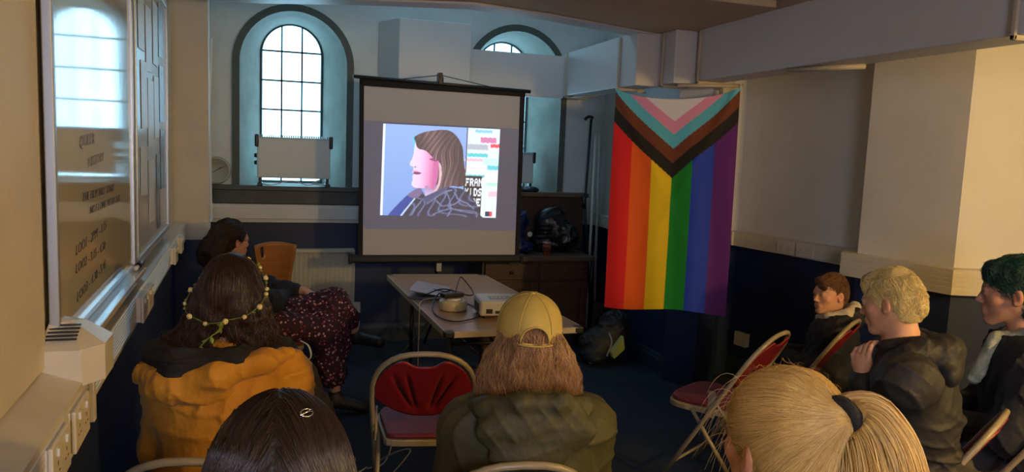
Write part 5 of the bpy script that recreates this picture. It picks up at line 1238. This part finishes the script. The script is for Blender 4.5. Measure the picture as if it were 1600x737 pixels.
for k in range(6):
    a = k*math.pi/3; mb = MB(); mb.tube([capP(a+.0, ph, 1.004) for ph in np.linspace(.08, math.pi/2+(.25 if k not in (4,5) else -.1), 20) if not (abs((a-3*math.pi/2))<.45 and ph>1.2)], .0012, 4); mb.build('seam', M_cap, cp_, world=True, smooth=True)
V = []; Fc = []; nb_ = 20
for i in range(nb_+1):
    a = math.pi/2-.95+1.9*i/nb_; p = A(.095*math.cos(a), .113*math.sin(a), -.02)
    for j in range(5):
        t = j/4; V.append(Cc+Rc@(p+A(0, .07*t*math.cos((i/nb_-.5)*2.6)**.6 if abs(i/nb_-.5)<.5 else 0, -.012*t-.02*t*(abs(i/nb_-.5)*2)**2)))
for i in range(nb_):
    for j in range(4): Fc.append((i*5+j, i*5+j+1, (i+1)*5+j+1, (i+1)*5+j))
o = mesh_obj('brim', V, Fc, M_cap, cp_, smooth=True, world=True); s_ = o.modifiers.new('t','SOLIDIFY'); s_.thickness = .003
# ---- blonde ponytail
J = body('seated_person', 'person with a blonde ponytail held by a black hair tie, cut by the bottom edge', at(1222,690,1.28), -6, 0, res=.006, lean=.03, skin=(.60,.30,.17))
jacket(J, mat('charcoal_top', (.03,.032,.04,1), .9, bump=.2), .016, seed=10, fold=.006, res=.012); trousers(J, T_jean, 11); shoes(J, S_dark)
TP = at(1308,656,1.185); tl_ = (TP-J['Hc'])@J['RH']/J['s']
hp = [ell((0,-.010,.030),(.084,.106,.096)), ell((0,-.05,-.02),(.078,.07,.08),.03), cap((tl_[0]*.3,tl_[1]*.6,tl_[2]*.8), tl_, .055,.015,.05), ell((0,.085,-.085),(.09,.055,.085),.012,op='-'), ell((.086,.004,-.035),(.026,.026,.036),.010,op='-'), ell((-.086,.004,-.035),(.026,.026,.036),.010,op='-')]
pull = lambda L, i: (tl_-L)/(np.linalg.norm(tl_-L,axis=1,keepdims=True)+.01)*np.clip(np.linalg.norm(tl_-L,axis=1,keepdims=True)/.03,.02,1)
ho, hf = hair(J, hp, Hb_bln, H_bln, 15000, pull, 18, .0105, .0018, .03, 14, .00055, lift=.001, res=.004)
r_ = np.random.default_rng(5); V0 = np.array([v.co for v in ho.data.vertices])+np.array(J['root'].location)
# flyaway hairs
rp = V0[r_.integers(0,len(V0),300)]; D = lambda P, i: np.tile(np.array([-.25,.15,.0]),(len(P),1))+(TP-P)*1.5+r_.normal(0,.12,(len(P),3))
st = grow(hf, rp, D, 8, .009, .002, .7, .022, 21); v, f = tubes(st, .00033)
o = mesh_obj('flyaway_hairs', v, f, H_bln, None, smooth=True); o.data.transform(XF[J['root'].name].inverted()); o.parent = ho; o['kind'] = 'stuff'
# front fringe hanging at the left
rp = V0[(((V0-J['Hc'])@J['RH'])[:,1]>.045)&(((V0-J['Hc'])@J['RH'])[:,2]>-.02)]; rp = rp[r_.integers(0,len(rp),90)]
st = [rp]; P_ = rp.copy(); vel = (J['RH']@A(-.20,.25,-.25))[None]+r_.normal(0,.25,rp.shape)
for i in range(8): P_ = P_+vel/np.linalg.norm(vel,axis=1,keepdims=True)*.011; vel = vel*.9+A(-.02,0,-.20); st.append(P_.copy())
v, f = tubes(np.stack(st,1), .0005); o = mesh_obj('loose_front_hair', v, f, H_bln, None, smooth=True); o.data.transform(XF[J['root'].name].inverted()); o.parent = ho; o['kind'] = 'stuff'
axis_ = spline([TP, at(1325,647,1.20), at(1342,662,1.20), at(1354,706,1.20), at(1358,775,1.20), at(1362,850,1.19), at(1362,940,1.19)], 5)
prof = np.interp(np.linspace(0,1,len(axis_)), [0,.12,.3,.6,1], [.015,.023,.048,.070,.055])
pr = [cap(axis_[i], axis_[i+1], prof[i]*.80, prof[i+1]*.80, .004) for i in range(len(axis_)-1)]
pf0 = sdf(pr); ax_ = np.array(axis_); V, Q = mesh_sdf(pf0, ax_.min(0)-.09, ax_.max(0)+.09, .006)
pt = mesh_obj('ponytail', V, Q, Hb_bln, J['root'], smooth=True, world=True)
n = 9000; m_ = len(axis_); ang = r_.uniform(0,2*math.pi,n); rr = r_.uniform(.91,1.05,n); sw = r_.normal(0,.12,n); tang = np.gradient(ax_,axis=0); tang /= np.linalg.norm(tang,axis=1,keepdims=True)
u0 = np.cross(tang, A(.6,.7,.1)); u0 /= np.linalg.norm(u0,axis=1,keepdims=True); w0 = np.cross(tang,u0); t_ = np.linspace(0,1,m_)
wig = .0012*np.sin(t_[None]*14+ang[:,None]*3)+np.where(r_.uniform(0,1,n)<.03,1,0)[:,None]*.02*t_[None]
an = ang[:,None]+sw[:,None]*t_[None]*2; rad_ = rr[:,None]*prof[None]*(1+.06*np.sin(an*7+3))+wig
st = ax_[None]+rad_[...,None]*(np.cos(an)[...,None]*u0[None]+np.sin(an)[...,None]*w0[None])
v, f = tubes(st, r_.uniform(.6,1.3,n)*.00075, False); o = mesh_obj('hair_strands', v, f, H_bln, None, smooth=True); o.data.transform(XF[J['root'].name].inverted()); o.parent = pt; o['kind'] = 'stuff'
tie = empty('hair_tie', TP, 'thick black fabric hair tie round the blonde ponytail', 'hair tie'); mb = MB(); td = ax_[2]-ax_[0]; u_, w_, d_ = basis(td)
c = ax_[1]; mb.tube([c+(u_*math.cos(a)+w_*math.sin(a))*.0275 for a in np.linspace(0,2*math.pi,30,endpoint=False)], .010, 10, closed=True, flat=1.0)
mb.build('band', mat('black_elastic', (.01,.01,.012,1), .8, bump=.4, bscale=200), tie, world=True, smooth=True)
mb = MB(); mb.tube([c+d_*.008+(u_*math.cos(a)+w_*math.sin(a))*.030 for a in np.linspace(0,2*math.pi,30,endpoint=False)], .0055, 8, closed=True); mb.build('fold', MATS['black_elastic'], tie, world=True, smooth=True)
# ---- boy
J = body('seated_person', 'boy with short brown hair looking left, in a dark coat with a pale collar lining', at(1297,458,4.25), -92, 2, s=.80, hs=1.12, res=.0045, lean=-.02, byaw=-45, skin=(.70,.38,.24), seat_z=.40, neck_dn=.185)
Nb, fw_, rt_ = J['Nb'], J['fw'], J['rt']; s = J['s']
M_dk = mat('black_coat', (.012,.014,.02,1), .75, bump=.3, bscale=50)
jacket(J, M_dk, .040, seed=12, fold=.008, bulk=1.05, extra=[cap(Nb-rt_*.14-fw_*.02+up_*.0, Nb-fw_*.10+up_*.03,.045,.05,.03), cap(Nb-fw_*.10+up_*.03, Nb+rt_*.15-fw_*.02+up_*.0,.05,.045,.03)], label='black hooded coat')
garment('collar_lining', J, [cap(BJ(J,-.095,.03,.03),BJ(J,-.075,-.06,.055),.024,.028,.02), cap(BJ(J,-.075,-.06,.055),BJ(J,.05,-.09,.075),.028,.028,.02), cap(BJ(J,.05,-.09,.075),BJ(J,.10,.02,.045),.028,.022,.02), cap(BJ(J,-.095,.03,.03),BJ(J,-.03,.085,.01),.024,.020,.02)], mat('cream_fleece', (.62,.55,.42,1), .9, bump=.5, bscale=120), Nb-.2, Nb+.2, .005, .003, 2, 1, label='cream fleece collar lining')
trousers(J, T_dark, 13); shoes(J, S_dark)
def short_dir(L, i): return np.stack([L[:,0]*2, L[:,1]*-.2+.9*(L[:,2]>.03)*1.0-.2, -.9*(L[:,2]<.06)-.12], 1)
hp = [ell((0,-.016,.036),(.0785,.099,.090)), ell((0,-.05,-.02),(.074,.061,.07),.03), ell((0,.062,.076),(.056,.028,.022),.02), ell((-.03,.082,.052),(.03,.014,.022),.01)]+short_cut+[ell((.075,.045,-.01),(.03,.04,.05),.01,op='-'), ell((-.075,.05,-.01),(.03,.035,.045),.01,op='-')]
hair(J, hp, Hb_boy, H_boy, 3000, short_dir, 5, .007, .003, .35, 15, .0010, lift=.004, res=.004)
# ---- man with bleached hair, chin on his hand
Hc = at(1391,470,2.58); RHm = rot(-28, 14, 3); chin = Hc+RHm@A(-.02,.085,-.115)
wr = at(1352,592,2.56); el = at(1352,715,2.70)
E_ = at(1341,535,2.56)-wr; e_n = chin-at(1343,560,2.50)
view_ = CAM@A(0,0,1)
J = body('seated_person', 'man with short bleached hair in a black jacket, leaning with chin on his hand', Hc, -28, 14, 3, res=.004, lean=.10, byaw=-50, side_lean=.04, hs=.86, neck_dn=.155, sh_w=.175, skin=(.70,.38,.23),
         arms={0: (tuple(el), tuple(wr), (E_, CAM@A(.8,-.1,.5), -1, .85))})
Nb, fw_, rt_ = J['Nb'], J['fw'], J['rt']
M_bj = mat('black_waterproof', (.022,.021,.021,1), .62, spec=.45, noise=.1, nscale=8, bump=.7, bscale=16, bdist=.010)
hd = [cap(Nb-rt_*.13-fw_*.0+up_*.0, Nb-rt_*.04-fw_*.12+up_*.015,.038,.045,.04), cap(Nb-rt_*.04-fw_*.12+up_*.015, Nb+rt_*.12-fw_*.05+up_*.01,.045,.04,.04), ell(Nb-fw_*.125-up_*.05,(.135,.05,.06),.03,R=J['RB']), cap(Nb-rt_*.06+fw_*.06+up_*.01, Nb-rt_*.09-fw_*.04+up_*.035,.022,.028,.02)]
garment('hood', J, hd, M_bj, Nb-.4, Nb+.3, .005, .003, 1.6, 43, label='black hood lying on the back')
jacket(J, M_bj, .024, seed=14, fold=.010, bulk=1.08, extra=None, label='black hooded waterproof jacket', res=.006)
trousers(J, T_dark, 15); shoes(J, S_dark)
def mess(L, i): return np.stack([L[:,0]*1.5+.5*np.sin(L[:,1]*70+L[:,2]*50), -.45+.35*np.sin(L[:,0]*60+L[:,2]*70), -.75*(L[:,2]<.09)+.35*np.sin(L[:,1]*75+L[:,0]*40)], 1)
hp = [ell((0,-.015,.036),(.080,.102,.094)), ell((0,-.05,-.02),(.076,.064,.078),.03), ell((0,.058,.080),(.056,.034,.030),.02), ell((0,-.108,-.01),(.045,.015,.05),.02)]+short_cut
hair(J, hp, Hb_ble, H_ble, 6500, mess, 5, .008, .0025, .28, 16, .0010, lift=.008, res=.004, disp=lambda P: .002*nz(P,170,7))
# ---- woman with dark green hair, right edge
J = body('seated_person', 'woman with short dark green hair and a pale scarf in profile at the right edge', at(1583,455,3.0), -42, 6, s=1.0, hs=1.06, res=.0045, lean=.04, byaw=-52, skin=(.56,.30,.19))
Nb, fw_, rt_ = J['Nb'], J['fw'], J['rt']
jacket(J, M_dk, .026, seed=18, fold=.010, label='black coat'); trousers(J, T_dark, 19); shoes(J, S_dark)
M_scf = mat('pale_scarf', (.58,.60,.48,1), .85, col2=(.22,.30,.22,1), nscale=22, bump=.5, bscale=150)
garment('scarf', J, [cap(Nb-rt_*.075+fw_*.0+up_*.035, Nb-rt_*.03-fw_*.075+up_*.055,.026,.026,.02), cap(Nb-rt_*.03-fw_*.075+up_*.055, Nb+rt_*.07-fw_*.02+up_*.04,.026,.026,.02), cap(Nb-rt_*.075+up_*.035, Nb+fw_*.085-rt_*.02+up_*.0,.026,.028,.02), cap(Nb+fw_*.085+up_*.0, Nb+rt_*.07+up_*.04,.026,.026,.02),
        cap(Nb+fw_*.10-rt_*.03-up_*.0, Nb+fw_*.165-rt_*.05-up_*.16,.028,.026,.02)], M_scf, Nb-.3, Nb+.25, .0055, .006, 2.2, 4, label='pale green-white patterned scarf')
hp = [ell((0,-.016,.038),(.085,.106,.095)), ell((0,-.055,-.03),(.078,.062,.085),.03), ell((0,.062,.078),(.06,.034,.032),.02)]+[short_cut[0], ell((.090,.006,-.030),(.026,.026,.036),.010,op='-'), ell((-.090,.006,-.030),(.026,.026,.036),.010,op='-'), ell((0,-.02,-.19),(.12,.12,.075),.012,op='-')]
hair(J, hp, Hb_tea, H_tea, 2800, mess, 5, .011, .003, .4, 17, .0010, lift=.014, res=.0045, disp=lambda P: .004*nz(P,120,9))
for sd in (-1,):
    mb = MB(); mb.ell(J['Hc']+J['RH']@A(sd*.081,-.006,-.042)*1.04, (.003,.003,.004)); o = mb.build('earring', mat('silver', (.7,.7,.7,1), .2, metal=1), J['root'], world=True)
# ---- woman with glasses and floral skirt, far left
Hc = at(362,374,4.6); byw = 72; f1 = fwd(byw); r1 = A(f1[1], -f1[0], 0)
pel_ = A(-.05,4.80,.54)
L_ = dict(hip0=pel_-r1*.09, hip1=pel_+r1*.085, kn1=A(.36,4.76,.52), an1=A(.415,4.68,.11), ft1=A(.56,4.66,.045), kn0=A(.41,4.86,.665), an0=at(556,520,5.0), ft0=at(588,533,4.95))
J = body('seated_person', 'woman with glasses in a burgundy floral skirt sitting cross-legged by the left wall', Hc, 55, 3, s=.97, res=.005, lean=-.10, byaw=byw, skin=(.52,.28,.19), legs=L_, seat_z=.44,
         arms={0: ((.0,5.02,.74),(.22,4.93,.72)), 1: ((.05,4.62,.72),tuple(at(445,460,4.85)),(A(.8,.1,-.25),A(.1,.5,-.8),1,.7))})
jacket(J, mat('dark_navy_cardigan', (.015,.018,.035,1), .9, bump=.3, bscale=120), .018, seed=20, fold=.008, label='dark navy cardigan', sleeve=.86)
for i in (1,):
    d = J['wr1']-J['el1']; d /= np.linalg.norm(d); c = J['wr1']-d*.045; mb = MB(); mb.tube([c-d*.012, c, c+d*.018], [.037,.040,.038], 14); mb.build('shirt_cuff', mat('white_cuff', (.6,.62,.66,1), .8), J['root'], world=True, smooth=True, label='white shirt cuff')
def floral():
    m = mat('floral_fabric', (.05,.008,.022,1), .8, bump=.15, bscale=60); nt = m.node_tree; N = nt.nodes; L = nt.links; b = N['Principled BSDF']
    tc = N.new('ShaderNodeTexCoord'); v1 = N.new('ShaderNodeTexVoronoi'); v1.inputs['Scale'].default_value = 46; L.new(tc.outputs['Object'], v1.inputs[0])
    r = N.new('ShaderNodeValToRGB'); r.color_ramp.interpolation = 'CONSTANT'; r.color_ramp.elements[0].color = (1,1,1,1); r.color_ramp.elements[1].color = (0,0,0,1); r.color_ramp.elements[1].position = .31; L.new(v1.outputs['Distance'], r.inputs[0])
    c = N.new('ShaderNodeValToRGB'); e = c.color_ramp.elements; e[0].color = (.50,.16,.24,1); e[1].color = (.60,.42,.38,1); k = e.new(.35); k.color = (.22,.03,.08,1); k = e.new(.6); k.color = (.62,.35,.40,1); c.color_ramp.interpolation = 'CONSTANT'; L.new(v1.outputs['Color'], c.inputs[0])
    x = N.new('ShaderNodeMix'); x.data_type = 'RGBA'; L.new(r.outputs[0], x.inputs[0]); x.inputs[6].default_value = (.035,.007,.02,1); L.new(c.outputs[0], x.inputs[7]); L.new(x.outputs[2], b.inputs['Base Color']); return m
kn0, kn1, pel = J['kn0'], J['kn1'], J['pel']
sk = [ell(pel, (.20,.16,.13), .05, R=J['RB']), cap(J['hip0'], kn0+A(0,0,0), .115,.075,.06), cap(J['hip1'], kn1, .115,.08,.06), cap(kn0, J['an0']*.55+kn0*.45, .078,.085,.05), cap(kn1, kn1*.35+J['an1']*.65-A(.01,0,0), .085,.10,.06), cap((kn0+kn1)/2, (kn1*.35+J['an1']*.65+J['an0']*.5+kn0*.5)/2, .09,.08,.06)]
pts = np.array([p['c'] if p['t']=='e' else p['b'] for p in sk]); garment('skirt', J, sk, floral(), pts.min(0)-.24, pts.max(0)+.22, .006, .010, 1.2, 22, label='burgundy skirt with small pink flowers')
shoes(J, S_dark)
hp = [ell((0,-.018,.034),(.086,.106,.094)), ell((-.0,-.09,-.03),(.085,.07,.08),.05), ell((-.02,-.13,-.09),(.085,.065,.08),.05), ell((0,.095,-.055),(.085,.066,.098),.012,op='-'), ell((.088,.004,-.030),(.026,.026,.036),.010,op='-'), ell((-.088,.004,-.030),(.026,.026,.036),.010,op='-')]
back = lambda L, i: np.stack([L[:,0]*.3, -1+0*L[:,0], -.3-4*np.clip(.04-L[:,2],0,1)], 1)
hair(J, hp, Hb_dark, H_dark, 2600, back, 12, .012, .003, .2, 18, .0011, lift=.006, disp=lambda P: .004*nz(P,90,3))
gs = empty('glasses', J['Hc'], 'thin dark-framed glasses on the woman in the floral skirt', 'glasses'); Rw = J['RH']; mb = MB()
for sd in (-1,1):
    mb2 = MB(); c = A(sd*.033,.104,-.004); mb2.tube([J['Hc']+Rw@(c+A(.024*math.cos(a),-.004*abs(math.cos(a))*0,.019*math.sin(a))) for a in np.linspace(0,2*math.pi,24,endpoint=False)], .0015, 6, closed=True); mb2.build('rim', M_black, gs, world=True, smooth=True)
    mb2 = MB(); mb2.tube([J['Hc']+Rw@A(*q) for q in ((sd*.057,.104,0),(sd*.078,.085,.002),(sd*.082,.0,.0),(sd*.082,-.02,-.012))], .0014, 6); mb2.build('temple', M_black, gs, world=True, smooth=True)
mb.tube([J['Hc']+Rw@A(*q) for q in ((-.010,.107,0),(0,.112,.003),(.010,.107,0))], .0014, 6); mb.build('bridge', M_black, gs, world=True, smooth=True)
nbk = MB().box((-.1,-.07,0),(.1,.07,.012)).build('notebook', mat('tan_notebook', (.20,.13,.07,1), .6), bev=.002); tag(nbk, 'thin tan notebook lying on the lap of the woman in the floral skirt', 'notebook'); c = at(468,468,4.85); nbk.location = [float(v) for v in c]; nbk.rotation_euler = (0,.05,.2)
# dark coat slumped beside her chair
ct = empty('dark_bag', (.10,4.25,0), 'large dark brown bag with a pale strap between mustard jacket and floral skirt', 'bag')
c = at(458,570,4.2); lump('bag_body', 0, 0, [ell((c[0],c[1],.26),(.16,.10,.24),.06), ell((c[0]-.06,c[1],.50),(.09,.08,.10),.05), ell((c[0]+.10,c[1]-.02,.16),(.12,.10,.14),.05)], mat('dark_brown_canvas', (.035,.028,.020,1), .8, bump=.3, bscale=80), root=ct, fold=.012, seed=31)
mb = MB(); mb.tube(spline([at(470,532,4.12), at(482,540,4.08), at(486,556,4.08), at(478,566,4.10)], 6), .006, 6, flat=.5); mb.build('strap', M_white, ct, world=True)
SKY = 6.0; EXPO = 0.0; BAY_FILL = 8; REAR_FILL = 56; LAMPS = [(3.3,-.3,2.05,205,.12),(1.2,-1.2,2.2,20,.12)]
# ================================================================= light and camera
sc = bpy.context.scene
w = bpy.data.worlds.new('sky'); sc.world = w; w.use_nodes = True
bg = w.node_tree.nodes['Background']; bg.inputs[0].default_value = (.40,.76,1,1); bg.inputs[1].default_value = SKY
def area(name, loc, aim, sx, sy, power, col, portal=False):
    l = bpy.data.lights.new(name, 'AREA'); l.shape = 'RECTANGLE'; l.size = sx; l.size_y = sy; l.energy = power; l.color = col
    o = bpy.data.objects.new(name, l); COL.objects.link(o); o.location = loc
    o.rotation_euler = (Vector(aim)-Vector(loc)).to_track_quat('-Z', 'Y').to_euler()
    if portal: l.cycles.is_portal = True
    return o
for c in WC: area('window_daylight', (c,YI+.03,1.95), (c,0,1.95), .5, 1.3, 1, (1,1,1), True)
for (x, y, z, p, r) in LAMPS:                # warm bulbs behind the camera
    l = bpy.data.lights.new('room_bulb', 'POINT'); l.energy = p; l.color = (1,.64,.20); l.shadow_soft_size = r
    o = bpy.data.objects.new('room_bulb', l); COL.objects.link(o); o.location = (x,y,z)
area('rear_cool_fill', (.0,-2.05,1.75), (2.4,3,1.7), 1.0, 1.3, REAR_FILL, (.66,.72,1))  # unseen cool fill, added to lift the faces turned left
area('bay_cool_fill', (1.2,5.5,3.38), (1.2,5.7,0), 2.6, .7, BAY_FILL, (.42,.76,1))  # cool fill added above the bay to brighten back wall and ducts
cam = bpy.data.cameras.new('camera'); co = bpy.data.objects.new('camera', cam); COL.objects.link(co)
cam.sensor_width = 36; cam.lens = F/1600*36; cam.clip_start = .05
R = CAM; M4 = Matrix(((R[0][0],-R[0][1],-R[0][2],0),(R[1][0],-R[1][1],-R[1][2],0),(R[2][0],-R[2][1],-R[2][2],EYE),(0,0,0,1)))
co.matrix_world = M4; sc.camera = co
vs = sc.view_settings; sc.display_settings.display_device = 'sRGB'; vs.view_transform = 'Standard'; vs.look = 'None'; vs.gamma = 1; vs.exposure = EXPO; vs.use_curve_mapping = False
